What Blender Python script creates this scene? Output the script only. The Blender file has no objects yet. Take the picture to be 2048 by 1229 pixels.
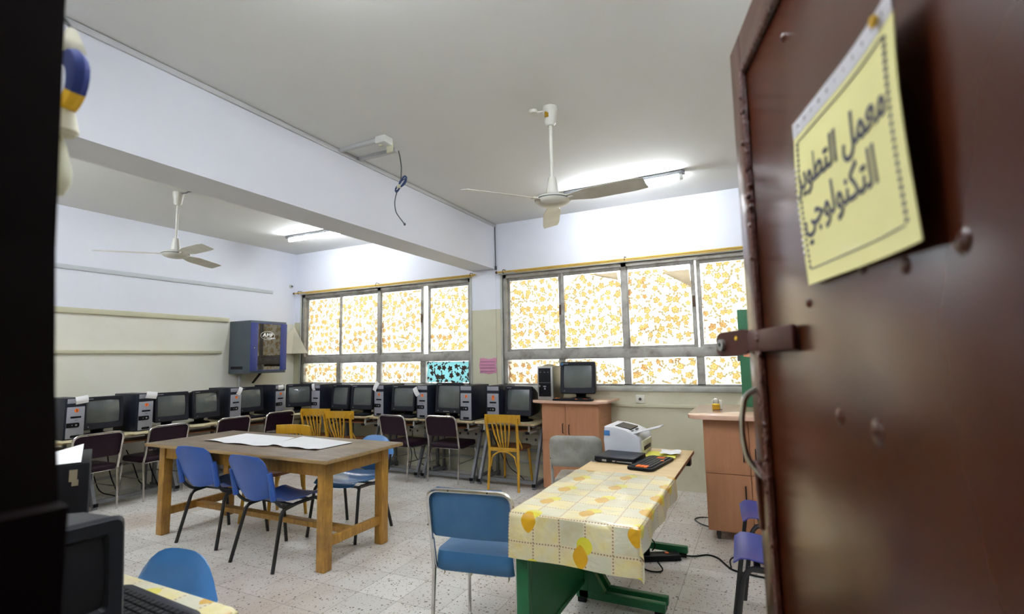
import bpy, bmesh, math, random
from mathutils import Vector, Matrix, Euler
random.seed(7)
R = math.radians
PI = math.pi
SC = bpy.context.scene
COL = SC.collection

# ------------------------------------------------------------------ camera, world, light, exposure
CAMZ = 1.42
cam = bpy.data.cameras.new('camera')
camo = bpy.data.objects.new('camera', cam)
COL.objects.link(camo)
F_PX, YAW, PITCH, ROLL = 1006.08, 0.457911, 0.102006, -0.018721
cam.sensor_fit = 'HORIZONTAL'
cam.sensor_width = 36.0
cam.lens = F_PX / 2048 * 36.0
cam.clip_start = 0.02
fwd = Vector((-math.sin(YAW) * math.cos(PITCH), math.cos(YAW) * math.cos(PITCH), math.sin(PITCH)))
r0 = Vector((math.cos(YAW), math.sin(YAW), 0)); u0 = r0.cross(fwd)
rr = r0 * math.cos(ROLL) + u0 * math.sin(ROLL)
uu = -r0 * math.sin(ROLL) + u0 * math.cos(ROLL)
camo.matrix_world = Matrix(((rr.x, uu.x, -fwd.x, 0), (rr.y, uu.y, -fwd.y, 0), (rr.z, uu.z, -fwd.z, CAMZ), (0, 0, 0, 1)))
cam.dof.use_dof = True
cam.dof.focus_distance = 4.6
cam.dof.aperture_fstop = 2.8
SC.camera = camo

SC.view_settings.view_transform = 'Standard'
SC.view_settings.look = 'None'
SC.view_settings.gamma = 1.0
SC.view_settings.exposure = 2.04
SC.cycles.max_bounces = 10
SC.cycles.diffuse_bounces = 6
SC.cycles.glossy_bounces = 4
SC.cycles.transparent_max_bounces = 8
SC.cycles.sample_clamp_indirect = 6.0
SC.cycles.caustics_reflective = False
SC.cycles.caustics_refractive = False
SC.cycles.use_denoising = True

SKY = 2.1
TUBE = 33.0
w = bpy.data.worlds.new('world'); SC.world = w; w.use_nodes = True
bg = w.node_tree.nodes['Background']
bg.inputs[0].default_value = (0.97, 0.985, 1.0, 1); bg.inputs[1].default_value = SKY

YB, XL, ZC, XR, YF = 5.673, -6.69, 3.163, 1.35, 0.25      # window wall, left wall, ceiling, right wall, front wall
for k, (xa, xb) in enumerate(((-6.53, -3.41), (-2.93, 0.19))):   # daylight portals in the two window openings
    L = bpy.data.lights.new('window_portal', 'AREA'); L.shape = 'RECTANGLE'; L.size = xb - xa; L.size_y = 1.4
    L.cycles.is_portal = True
    o = bpy.data.objects.new('window_portal', L); COL.objects.link(o)
    o.location = ((xa + xb) / 2, YB + 0.2, 1.78); o.rotation_euler = (R(-90), 0, 0)

# ------------------------------------------------------------------ materials
def new_mat(name):
    m = bpy.data.materials.new(name); m.use_nodes = True
    nt = m.node_tree
    return m, nt, nt.nodes['Principled BSDF']
def N(nt, t, **kw):
    n = nt.nodes.new(t)
    for k, v in kw.items():
        setattr(n, k, v)
    return n
def math_(nt, op, a, b=None, c=None, clamp=False):
    n = nt.nodes.new('ShaderNodeMath'); n.operation = op; n.use_clamp = clamp
    for i, v in enumerate((a, b, c)):
        if v is None: continue
        if isinstance(v, (int, float)): n.inputs[i].default_value = v
        else: nt.links.new(v, n.inputs[i])
    return n.outputs[0]
def mixc(nt, f, a, b):
    n = nt.nodes.new('ShaderNodeMix'); n.data_type = 'RGBA'
    for i, v in ((0, f), (6, a), (7, b)):
        if isinstance(v, (int, float)): n.inputs[i].default_value = v
        elif isinstance(v, tuple): n.inputs[i].default_value = (*v[:3], 1)
        else: nt.links.new(v, n.inputs[i])
    return n.outputs[2]
def ramp(nt, v, a, b):
    n = nt.nodes.new('ShaderNodeMapRange'); n.inputs[1].default_value = a; n.inputs[2].default_value = b
    nt.links.new(v, n.inputs[0]); return n.outputs[0]
def objco(nt, scale=(1, 1, 1), which='Object'):
    tc = N(nt, 'ShaderNodeTexCoord'); mp = N(nt, 'ShaderNodeMapping'); mp.inputs['Scale'].default_value = scale
    nt.links.new(tc.outputs[which], mp.inputs[0]); return mp.outputs[0]
def noise(nt, vec, scale, detail=3, rough=.5):
    n = N(nt, 'ShaderNodeTexNoise'); n.inputs['Scale'].default_value = scale; n.inputs['Detail'].default_value = detail
    n.inputs['Roughness'].default_value = rough
    nt.links.new(vec, n.inputs['Vector']); return n.outputs['Fac']
def srgb(r, g, b):
    f = lambda c: (c / 255 / 12.92) if c / 255 <= .04045 else ((c / 255 + .055) / 1.055) ** 2.4
    return (f(r), f(g), f(b))
def M(name, col, rough=.5, metal=0, var=.08, ns=6, stretch=(1, 1, 1), dirt=None, dirt_amt=.3, bump=0, spec=.5, coat=0):
    m, nt, p = new_mat(name)
    v = objco(nt, stretch)
    f = noise(nt, v, ns, 4)
    f = ramp(nt, f, .3, .7)
    c = mixc(nt, f, tuple(x * (1 - var) for x in col), tuple(min(1, x * (1 + var)) for x in col))
    if dirt:
        g = noise(nt, objco(nt), ns * .7 + 1, 5, .65)
        g = math_(nt, 'MULTIPLY', ramp(nt, g, .48, .75), dirt_amt, clamp=True)
        c = mixc(nt, g, c, dirt)
    nt.links.new(c, p.inputs['Base Color'])
    p.inputs['Roughness'].default_value = rough; p.inputs['Metallic'].default_value = metal
    p.inputs['Specular IOR Level'].default_value = spec; p.inputs['Coat Weight'].default_value = coat
    if bump:
        b = N(nt, 'ShaderNodeBump'); b.inputs['Strength'].default_value = bump; b.inputs['Distance'].default_value = .01
        nt.links.new(noise(nt, v, ns * 3, 4), b.inputs['Height']); nt.links.new(b.outputs[0], p.inputs['Normal'])
    return m
def wood(name, a, b, rough=.45, scale=3, stretch=(1, 12, 12), dirt=None, coat=0.0):
    m, nt, p = new_mat(name)
    v = objco(nt, stretch)
    f = ramp(nt, noise(nt, v, scale, 6, .6), .3, .7)
    c = mixc(nt, f, a, b)
    if dirt:
        g = noise(nt, objco(nt), 5, 6, .7)
        c = mixc(nt, math_(nt, 'MULTIPLY', ramp(nt, g, .45, .7), .6, clamp=True), c, dirt)
    nt.links.new(c, p.inputs['Base Color']); p.inputs['Roughness'].default_value = rough; p.inputs['Coat Weight'].default_value = coat
    return m

mats = {}
mats['covercream'] = M('pale_cream_board', srgb(222, 216, 194), .6, var=.04)
mats['paper'] = M('white_paper', srgb(236, 236, 238), .8, var=.03)
mats['poster'] = M('poster_paper', srgb(226, 226, 228), .75, var=.04, ns=3)
mats['creampaper'] = M('cream_paper', srgb(196, 186, 150), .85, var=.1, ns=8)
mats['yellowpaper'] = M('yellow_paper', srgb(222, 218, 90), .8)
mats['black'] = M('black_plastic', (.006, .006, .008), .45, var=.2, spec=.14)
mats['monitor'] = M('charcoal_plastic', (.010, .011, .018), .45, var=.15, dirt=(.03, .03, .036), dirt_amt=.25, spec=.24)
mats['case'] = M('tower_side_steel', (.008, .010, .020), .42, var=.2, dirt=(.028, .034, .044), dirt_amt=.4, spec=.22)
mats['silverface'] = M('silver_plastic', srgb(140, 141, 150), .4, var=.05, dirt=srgb(110, 108, 108), dirt_amt=.3)
mats['silver'] = M('silver_paint', srgb(150, 150, 148), .35, .4, var=.08)
mats['goldside'] = M('aged_silver_steel', srgb(112, 108, 92), .4, .3, var=.15, ns=4)
mats['orange'] = M('orange_sticker', srgb(236, 112, 30), .6)
mats['ink'] = M('black_ink', (.01, .01, .012), .6)
mats['inksoft'] = M('printed_ink', srgb(70, 68, 82), .6)
mats['white'] = M('white_enamel', srgb(205, 205, 200), .4, var=.05, dirt=srgb(150, 146, 130), dirt_amt=.4)
mats['fan'] = M('fan_enamel', srgb(196, 194, 184), .35, var=.05, dirt=srgb(140, 130, 110), dirt_amt=.3)
mats['trunk'] = M('trunking_plastic', srgb(178, 178, 178), .5, var=.04)
mats['creamtrunk'] = M('cream_painted_batten', srgb(196, 194, 166), .5, var=.04)
mats['whitebatten'] = M('white_painted_batten', srgb(190, 195, 200), .5, var=.04)
mats['chrome'] = M('worn_chrome', (.62, .6, .58), .22, 1, var=.12, ns=14, dirt=(.20, .15, .11), dirt_amt=.5)
mats['greysteel'] = M('grey_painted_steel', srgb(118, 120, 124), .45, .2, var=.1, dirt=srgb(70, 66, 60), dirt_amt=.5)
mats['blacksteel'] = M('black_tube', (.008, .008, .01), .35)
mats['vinyl'] = M('aubergine_vinyl', (.015, .005, .012), .42, var=.15, ns=4, spec=.22)
mats['bluevinyl'] = M('blue_vinyl', srgb(44, 98, 142), .5, var=.14, ns=3, dirt=srgb(98, 122, 150), dirt_amt=.45, bump=.15)
mats['greyvinyl'] = M('grey_vinyl', srgb(150, 148, 140), .4, var=.15, ns=5, dirt=srgb(84, 78, 66), dirt_amt=.7)
mats['blueplastic'] = M('blue_plastic', srgb(28, 76, 156), .35, var=.12, ns=4, dirt=srgb(80, 106, 160), dirt_amt=.35)
mats['lightblueplastic'] = M('light_blue_plastic', srgb(64, 116, 172), .22, var=.1)
mats['navyplastic'] = M('dark_blue_plastic', srgb(56, 62, 126), .35, var=.1)
mats['ochre'] = wood('varnished_ochre_wood', srgb(170, 124, 18), srgb(196, 150, 34), .35, 3, (12, 12, 2), coat=.3)
mats['seatwood'] = wood('brown_seat_wood', srgb(84, 46, 22), srgb(110, 64, 30), .4)
mats['legwood'] = wood('golden_brown_wood', srgb(140, 98, 34), srgb(184, 138, 60), .42, 3, (14, 14, 2), dirt=srgb(92, 66, 36))
mats['tabletop'] = wood('worn_table_wood', srgb(98, 82, 66), srgb(134, 116, 96), .5, 2.5, (2, 14, 14), dirt=srgb(84, 74, 64))
mats['tableedge'] = wood('worn_edge_wood', srgb(130, 104, 66), srgb(160, 132, 90), .5)
mats['desktop'] = wood('pale_laminate', srgb(196, 166, 118), srgb(210, 182, 136), .4, 2, (2, 10, 10))
mats['desktop2'] = wood('dusty_cream_laminate', srgb(176, 160, 118), srgb(204, 194, 160), .55, 4, (2, 4, 4))
mats['brownedge'] = wood('brown_edge', srgb(104, 62, 32), srgb(134, 84, 46))
mats['paleedge'] = wood('chipped_pale_edge', srgb(150, 112, 66), srgb(212, 202, 170), .6, 9, (3, 3, 20))
mats['cab'] = wood('salmon_laminate', srgb(164, 112, 78), srgb(178, 126, 92), .45, 2, (10, 10, 1.5))
mats['cabtop'] = wood('pink_beige_laminate', srgb(196, 158, 138), srgb(210, 174, 152), .22, 3, coat=.4)
mats['cabgap'] = M('dark_gap', srgb(70, 42, 28), .7)
mats['green'] = M('green_paint', srgb(10, 92, 52), .38, var=.15, ns=3, dirt=srgb(30, 60, 34), dirt_amt=.35)
mats['greenboard'] = M('green_board', srgb(44, 108, 74), .6, var=.08)
mats['navypaint'] = M('navy_cabinet_paint', srgb(46, 58, 122), .4)
mats['greypaint'] = M('slate_cabinet_paint', srgb(74, 84, 92), .5, var=.06)
mats['pink'] = M('pink_paper', srgb(206, 140, 168), .8, var=.06)
mats['brass'] = M('brass', srgb(190, 150, 50), .3, .9)
mats['rod'] = M('yellow_rod_paint', srgb(196, 162, 72), .45, var=.1)
mats['rust'] = M('dark_bracket', srgb(84, 62, 44), .6)
mats['bluecable'] = M('blue_cable', srgb(40, 60, 100), .5)
mats['greycable'] = M('grey_cable', srgb(70, 74, 76), .5)
mats['skin'] = M('peach_paper', srgb(230, 160, 130), .7)
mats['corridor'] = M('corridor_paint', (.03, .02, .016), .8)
mats['shadeleaf'] = M('maroon_leaf_in_shade', (.006, .002, .002), .7, spec=.08)  # near-black maroon: the leaf's unlit look is put into its colour
mats['amber'] = M('amber_tape', srgb(196, 176, 96), .5)
mats['printerw'] = M('printer_plastic', srgb(196, 198, 206), .4, var=.04)
mats['printerg'] = M('printer_cream', srgb(190, 188, 164), .45, var=.06)
mats['fgcase'] = M('dark_grey_plastic', (.010, .011, .015), .40, var=.1, spec=.22)
mats['ribbonblue'] = M('cobalt_felt', srgb(18, 38, 108), .8)
mats['ribbonyellow'] = M('yellow_felt', srgb(214, 168, 40), .8)
mats['felt'] = M('off_white_felt', srgb(200, 196, 178), .9)
mats['socket'] = M('socket_plastic', srgb(214, 212, 200), .4)
mats['tan_tape'] = M('tan_tape', srgb(120, 110, 92), .5)

def glass_screen():
    m, nt, p = new_mat('dark_screen_glass')
    p.inputs['Base Color'].default_value = (.085, .095, .095, 1); p.inputs['Roughness'].default_value = .07
    p.inputs['Specular IOR Level'].default_value = .65
    g = noise(nt, objco(nt), 4, 4)
    nt.links.new(mixc(nt, ramp(nt, g, .35, .7), (.075, .085, .084), (.11, .12, .118)), p.inputs['Base Color'])
    return m
mats['screen'] = glass_screen()
def dark_glass():
    m, nt, p = new_mat('smoked_glass')
    p.inputs['Base Color'].default_value = (.012, .008, .006, 1); p.inputs['Roughness'].default_value = .03
    p.inputs['Specular IOR Level'].default_value = 1.0; p.inputs['Coat Weight'].default_value = .6; p.inputs['Coat Roughness'].default_value = .02
    return m
mats['smoked'] = dark_glass()

def wall_mat(name='two_tone_wall_paint', ca=srgb(203, 200, 178), cb_=srgb(188, 184, 154), lim=2.06, st=.5):
    m, nt, p = new_mat(name)
    g = N(nt, 'ShaderNodeNewGeometry'); s = N(nt, 'ShaderNodeSeparateXYZ'); nt.links.new(g.outputs['Position'], s.inputs[0])
    z = s.outputs[2]; x = s.outputs[0]; y = s.outputs[1]
    n1 = noise(nt, g.outputs['Position'], 1.3, 5, .6); n2 = noise(nt, g.outputs['Position'], 9, 4, .6)
    edge = math_(nt, 'ADD', z, math_(nt, 'MULTIPLY', n2, .012))
    up = math_(nt, 'GREATER_THAN', edge, lim)
    cream = mixc(nt, ramp(nt, n1, .35, .7), ca, cb_)
    stain = math_(nt, 'MULTIPLY', ramp(nt, noise(nt, g.outputs['Position'], 2.2, 6, .7),   .56, .8), st, clamp=True)
    cream = mixc(nt, stain, cream, srgb(160, 146, 104))
    white = mixc(nt, ramp(nt, n1, .3, .7), srgb(226, 228, 238), srgb(218, 221, 231))
    c = mixc(nt, up, cream, white)
    nt.links.new(c, p.inputs['Base Color']); p.inputs['Roughness'].default_value = .55
    b = N(nt, 'ShaderNodeBump'); b.inputs['Strength'].default_value = .08; nt.links.new(noise(nt, g.outputs['Position'], 30, 4), b.inputs['Height'])
    nt.links.new(b.outputs[0], p.inputs['Normal'])
    return m
mats['wall'] = wall_mat()
mats['wall2'] = wall_mat('pale_two_tone_wall_paint', srgb(226, 224, 214), srgb(218, 216, 200), 2.03, .15)
mats['ceiling'] = M('ceiling_paint', srgb(213, 213, 211), .8, var=.02, ns=1.2)
mats['beam'] = M('beam_paint', srgb(208, 209, 216), .7, var=.02, ns=1.5)

def floor_mat():
    m, nt, p = new_mat('terrazzo_tiles')
    g = N(nt, 'ShaderNodeNewGeometry'); P = g.outputs['Position']
    s = N(nt, 'ShaderNodeSeparateXYZ'); nt.links.new(P, s.inputs[0])
    T = .30
    gx = math_(nt, 'FRACT', math_(nt, 'DIVIDE', math_(nt, 'ADD', s.outputs[0], 20.03), T))
    gy = math_(nt, 'FRACT', math_(nt, 'DIVIDE', math_(nt, 'ADD', s.outputs[1], 20.0), T))
    d = math_(nt, 'MINIMUM', math_(nt, 'MINIMUM', gx, math_(nt, 'SUBTRACT', 1.0, gx)), math_(nt, 'MINIMUM', gy, math_(nt, 'SUBTRACT', 1.0, gy)))
    line = math_(nt, 'LESS_THAN', d, .007)
    # per tile tone
    fl = N(nt, 'ShaderNodeVectorMath', operation='FLOOR'); sc = N(nt, 'ShaderNodeVectorMath', operation='DIVIDE'); ad = N(nt, 'ShaderNodeVectorMath', operation='ADD')
    ad.inputs[1].default_value = (20.03, 20.0, 5); sc.inputs[1].default_value = (T, T, 10)
    nt.links.new(P, ad.inputs[0]); nt.links.new(ad.outputs[0], sc.inputs[0]); nt.links.new(sc.outputs[0], fl.inputs[0])
    wn = N(nt, 'ShaderNodeTexWhiteNoise'); nt.links.new(fl.outputs[0], wn.inputs['Vector'])
    base = mixc(nt, wn.outputs['Value'], srgb(204, 200, 194), srgb(220, 217, 212))
    n1 = noise(nt, P, 1.6, 5, .6)
    base = mixc(nt, math_(nt, 'MULTIPLY', ramp(nt, n1, .45, .72), .55, clamp=True), base, srgb(172, 158, 140))
    base = mixc(nt, math_(nt, 'MULTIPLY', ramp(nt, noise(nt, P, .8, 3), .5, .7), .35, clamp=True), base, srgb(186, 160, 146))
    cols = base
    for sc_, thr, colr in ((44, .20, srgb(84, 74, 64)), (85, .20, srgb(124, 110, 94)), (26, .11, srgb(62, 56, 52)), (60, .22, srgb(156, 142, 122))):
        v = N(nt, 'ShaderNodeTexVoronoi'); v.inputs['Scale'].default_value = sc_; nt.links.new(P, v.inputs['Vector'])
        sp = N(nt, 'ShaderNodeSeparateColor'); nt.links.new(v.outputs['Color'], sp.inputs[0])
        lim = math_(nt, 'MULTIPLY', math_(nt, 'GREATER_THAN', sp.outputs[0], .45), math_(nt, 'MULTIPLY', sp.outputs[1], thr * 1.6))
        k = math_(nt, 'LESS_THAN', v.outputs['Distance'], lim)
        cols = mixc(nt, k, cols, colr)
    cols = mixc(nt, math_(nt, 'MULTIPLY', line, .6), cols, srgb(110, 100, 90))
    nt.links.new(cols, p.inputs['Base Color']); p.inputs['Roughness'].default_value = .42
    nt.links.new(ramp(nt, n1, .2, 1.0), p.inputs['Roughness']); 
    rmp = math_(nt, 'ADD', math_(nt, 'MULTIPLY', n1, .3), .32); nt.links.new(rmp, p.inputs['Roughness'])
    return m
mats['floor'] = floor_mat()

def petals(nt, vec2, scale, rad, n=5, lobe=.28, seed_keep=.0, randomness=.75):
    """mask of small n-petalled flowers on voronoi cells in the xy of vec2"""
    v = N(nt, 'ShaderNodeTexVoronoi'); v.voronoi_dimensions = '2D'; v.inputs['Scale'].default_value = scale; v.inputs['Randomness'].default_value = randomness
    nt.links.new(vec2, v.inputs['Vector'])
    mul = N(nt, 'ShaderNodeVectorMath', operation='SCALE'); mul.inputs['Scale'].default_value = 1.0; nt.links.new(vec2, mul.inputs[0])
    sub = N(nt, 'ShaderNodeVectorMath', operation='SUBTRACT'); nt.links.new(mul.outputs[0], sub.inputs[0]); nt.links.new(v.outputs['Position'], sub.inputs[1])
    s = N(nt, 'ShaderNodeSeparateXYZ'); nt.links.new(sub.outputs[0], s.inputs[0])
    sp = N(nt, 'ShaderNodeSeparateColor'); nt.links.new(v.outputs['Color'], sp.inputs[0])
    ang = math_(nt, 'ADD', math_(nt, 'ARCTAN2', s.outputs[1], s.outputs[0]), math_(nt, 'MULTIPLY', sp.outputs[0], 6.28))
    r = math_(nt, 'SQRT', math_(nt, 'ADD', math_(nt, 'POWER', s.outputs[0], 2), math_(nt, 'POWER', s.outputs[1], 2)))
    lob = math_(nt, 'ADD', 1 - lobe, math_(nt, 'MULTIPLY', math_(nt, 'COSINE', math_(nt, 'MULTIPLY', ang, n)), lobe))
    size = math_(nt, 'MULTIPLY', math_(nt, 'ADD', .7, math_(nt, 'MULTIPLY', sp.outputs[1], .5)), rad)
    q = math_(nt, 'DIVIDE', r, math_(nt, 'MULTIPLY', lob, size))
    mask = math_(nt, 'LESS_THAN', q, 1.0)
    rim = math_(nt, 'MULTIPLY', mask, math_(nt, 'GREATER_THAN', q, .72))
    core = math_(nt, 'LESS_THAN', q, .25)
    if seed_keep:
        keep = math_(nt, 'GREATER_THAN', sp.outputs[2], seed_keep)
        mask = math_(nt, 'MULTIPLY', mask, keep)
    return mask, rim, core

def film_mat(name, ground, flower, rim_c, leaf, thru=.34):
    """floral adhesive film seen against daylight: lets through daylight where it is white, less where the flowers are printed"""
    m, nt, p = new_mat(name)
    tc = N(nt, 'ShaderNodeTexCoord'); mp = N(nt, 'ShaderNodeMapping'); mp.inputs['Rotation'].default_value = (R(90), 0, 0)
    nt.links.new(tc.outputs['Object'], mp.inputs[0])
    v = mp.outputs[0]
    mk, rim, core = petals(nt, v, 9.5, .036, 5, .16)
    lf, _, _ = petals(nt, v, 18, .029, 2, .44, seed_keep=.35, randomness=1)
    c = mixc(nt, lf, ground, leaf)
    c = mixc(nt, mk, c, flower); c = mixc(nt, math_(nt, 'MAXIMUM', rim, core), c, rim_c)
    g = N(nt, 'ShaderNodeNewGeometry')
    # doubled, dirtier patches of film with a shape of their own
    n = noise(nt, tc.outputs['Object'], 1.7, 5, .7)
    at = N(nt, 'ShaderNodeAttribute'); at.attribute_name = 'dirt'
    dd = math_(nt, 'ADD', math_(nt, 'MULTIPLY', ramp(nt, n, .48, .60), at.outputs['Fac']), math_(nt, 'MAXIMUM', 0.0, math_(nt, 'MULTIPLY', math_(nt, 'SUBTRACT', at.outputs['Fac'], .72), 2.2)), clamp=True)
    dk = math_(nt, 'MULTIPLY', dd, math_(nt, 'MAXIMUM', mk, lf))
    c = mixc(nt, math_(nt, 'MULTIPLY', dk, .8), c, srgb(150, 84, 36))
    c = mixc(nt, math_(nt, 'MULTIPLY', dd, .5), c, srgb(186, 172, 160))
    out = nt.nodes['Material Output']
    tr = N(nt, 'ShaderNodeBsdfTransparent'); tl = N(nt, 'ShaderNodeBsdfTranslucent'); df = N(nt, 'ShaderNodeBsdfDiffuse')
    for s_ in (tr, tl, df): nt.links.new(c, s_.inputs['Color'])
    a = N(nt, 'ShaderNodeMixShader'); a.inputs[0].default_value = .35; nt.links.new(tl.outputs[0], a.inputs[1]); nt.links.new(df.outputs[0], a.inputs[2])
    b = N(nt, 'ShaderNodeMixShader'); b.inputs[0].default_value = thru; nt.links.new(a.outputs[0], b.inputs[1]); nt.links.new(tr.outputs[0], b.inputs[2])
    nt.links.new(b.outputs[0], out.inputs['Surface'])
    return m
mats['film'] = film_mat('floral_film', (.80, .76, .66), (.68, .55, .32), (.54, .41, .20), (.50, .46, .33), .30)
mats['bluefilm'] = film_mat('blue_floral_film', (.36, .56, .58), (.12, .095, .075), (.09, .07, .06), (.13, .11, .095), .24)
mats['curl'] = M('film_back', srgb(190, 172, 140), .7)

def pane_mat():
    m, nt, p = new_mat('window_glass')
    out = nt.nodes['Material Output']
    tr = N(nt, 'ShaderNodeBsdfTransparent'); gl = N(nt, 'ShaderNodeBsdfGlossy'); gl.inputs['Roughness'].default_value = .02
    tr.inputs['Color'].default_value = (.93, .95, .94, 1)
    fr = N(nt, 'ShaderNodeFresnel'); fr.inputs[0].default_value = 1.3
    b = N(nt, 'ShaderNodeMixShader'); nt.links.new(fr.outputs[0], b.inputs[0]); nt.links.new(tr.outputs[0], b.inputs[1]); nt.links.new(gl.outputs[0], b.inputs[2])
    nt.links.new(b.outputs[0], out.inputs['Surface']); return m
mats['pane'] = pane_mat()
mats['alu'] = M('grey_window_frame', srgb(160, 157, 150), .5, .15, var=.1, ns=8, dirt=srgb(82, 74, 62), dirt_amt=.7)
mats['sill'] = M('window_surround_paint', srgb(178, 180, 172), .6, var=.08, dirt=srgb(120, 110, 92), dirt_amt=.4)

def tube_mat():
    m, nt, p = new_mat('lit_tube')
    p.inputs['Base Color'].default_value = (.9, .9, .9, 1)
    p.inputs['Emission Color'].default_value = (.90, .95, 1.0, 1); p.inputs['Emission Strength'].default_value = TUBE
    return m
mats['tube'] = tube_mat()

def door_mat():
    m, nt, p = new_mat('brown_gloss_door_paint')
    v = objco(nt)
    n = noise(nt, v, 2.5, 4)
    c = mixc(nt, ramp(nt, n, .3, .7), srgb(74, 31, 12), srgb(60, 24, 8))
    nt.links.new(c, p.inputs['Base Color']); p.inputs['Roughness'].default_value = .24; p.inputs['Specular IOR Level'].default_value = .45
    b = N(nt, 'ShaderNodeBump'); b.inputs['Strength'].default_value = .25; b.inputs['Distance'].default_value = .02
    h = math_(nt, 'ADD', noise(nt, v, 3.2, 2), math_(nt, 'MULTIPLY', noise(nt, v, 26, 3), .05))
    nt.links.new(h, b.inputs['Height']); nt.links.new(b.outputs[0], p.inputs['Normal'])
    return m
mats['door'] = door_mat()
mats['doorbead'] = M('thick_brown_gloss', srgb(74, 34, 22), .3, var=.2, ns=30, bump=.5)
mats['hasp'] = M('painted_hasp', srgb(62, 24, 16), .5, var=.1, spec=.3)

def cloth_mat():
    m, nt, p = new_mat('printed_plastic_tablecloth')
    tc = N(nt, 'ShaderNodeTexCoord'); s = N(nt, 'ShaderNodeSeparateXYZ'); nt.links.new(tc.outputs['UV'], s.inputs[0])
    S = .118
    u = math_(nt, 'DIVIDE', s.outputs[0], S); v = math_(nt, 'DIVIDE', s.outputs[1], S)
    fu = math_(nt, 'FRACT', u); fv = math_(nt, 'FRACT', v)
    chk = math_(nt, 'MODULO', math_(nt, 'ADD', math_(nt, 'FLOOR', u), math_(nt, 'FLOOR', v)), 2.0)
    c = mixc(nt, chk, srgb(214, 200, 136), srgb(192, 192, 166))
    c = mixc(nt, math_(nt, 'MULTIPLY', ramp(nt, noise(nt, tc.outputs['UV'], 14, 4), .35, .65), .7), c, srgb(202, 196, 176))
    c = mixc(nt, math_(nt, 'MULTIPLY', ramp(nt, noise(nt, tc.outputs['UV'], 5, 5, .7), .5, .7), .4), c, srgb(178, 150, 92))
    # dotted border lines
    du = math_(nt, 'MINIMUM', fu, math_(nt, 'SUBTRACT', 1, fu)); dv = math_(nt, 'MINIMUM', fv, math_(nt, 'SUBTRACT', 1, fv))
    band = math_(nt, 'MAXIMUM', math_(nt, 'LESS_THAN', du, .07), math_(nt, 'LESS_THAN', dv, .07))
    c = mixc(nt, math_(nt, 'MULTIPLY', band, .75), c, srgb(206, 192, 160))
    d1 = math_(nt, 'LESS_THAN', math_(nt, 'FRACT', math_(nt, 'MULTIPLY', v, 9.0)), .5); d2 = math_(nt, 'LESS_THAN', math_(nt, 'FRACT', math_(nt, 'MULTIPLY', u, 9.0)), .5)
    dots = math_(nt, 'MAXIMUM', math_(nt, 'MULTIPLY', math_(nt, 'LESS_THAN', du, .025), d1), math_(nt, 'MULTIPLY', math_(nt, 'LESS_THAN', dv, .025), d2))
    c = mixc(nt, dots, c, srgb(132, 104, 76))
    # tulip heads: round yellow bloom and pointed amber leaf at crossings
    for (ou, ov, rad, colr, k) in ((.02, .42, .20, srgb(206, 196, 60), 0), (.10, .62, .23, srgb(196, 148, 22), 1)):
        cu = math_(nt, 'SUBTRACT', math_(nt, 'FRACT', math_(nt, 'ADD', math_(nt, 'MULTIPLY', u, .5), ou)), .5)
        cv = math_(nt, 'SUBTRACT', math_(nt, 'FRACT', math_(nt, 'ADD', math_(nt, 'ADD', math_(nt, 'MULTIPLY', v, .5), ov), math_(nt, 'MULTIPLY', math_(nt, 'FLOOR', math_(nt, 'ADD', math_(nt, 'MULTIPLY', u, .5), ou)), .5))), .5)
        a = math_(nt, 'ABSOLUTE', cu); b2 = math_(nt, 'ABSOLUTE', cv)
        if k: r = math_(nt, 'ADD', math_(nt, 'POWER', math_(nt, 'MULTIPLY', a, 2.2), 1.3), math_(nt, 'POWER', math_(nt, 'MULTIPLY', b2, 1.9), 1.6))
        else: r = math_(nt, 'ADD', math_(nt, 'POWER', math_(nt, 'MULTIPLY', a, 2), 2), math_(nt, 'POWER', math_(nt, 'MULTIPLY', b2, 2), 2))
        c = mixc(nt, math_(nt, 'LESS_THAN', r, rad if k else rad * .45), c, colr)
    nt.links.new(c, p.inputs['Base Color']); p.inputs['Roughness'].default_value = .32; p.inputs['Coat Weight'].default_value = .5; p.inputs['Coat Roughness'].default_value = .12
    b = N(nt, 'ShaderNodeBump'); b.inputs['Strength'].default_value = .5; b.inputs['Distance'].default_value = .006
    wv = N(nt, 'ShaderNodeTexNoise'); wv.inputs['Scale'].default_value = 9; wv.inputs['Detail'].default_value = 2; wv.inputs['Distortion'].default_value = 2.5
    nt.links.new(tc.outputs['UV'], wv.inputs['Vector'])
    nt.links.new(wv.outputs['Fac'], b.inputs['Height']); nt.links.new(b.outputs[0], p.inputs['Normal']); nt.links.new(b.outputs[0], p.inputs['Coat Normal'])
    return m
mats['cloth'] = cloth_mat()

# ------------------------------------------------------------------ mesh helpers
def fillet(pts, r, seg=5, closed=False):
    """round the corners of a polyline"""
    pts = [Vector(p) for p in pts]; out = []; n = len(pts)
    for i, p in enumerate(pts):
        if not closed and i in (0, n - 1): out.append(p); continue
        a = pts[(i - 1) % n] - p; b = pts[(i + 1) % n] - p
        d = min(r, a.length * .49, b.length * .49)
        A = p + a.normalized() * d; B2 = p + b.normalized() * d
        for k in range(seg + 1):
            t = k / seg
            out.append((1 - t) ** 2 * A + 2 * t * (1 - t) * p + t * t * B2)
    return out

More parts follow.
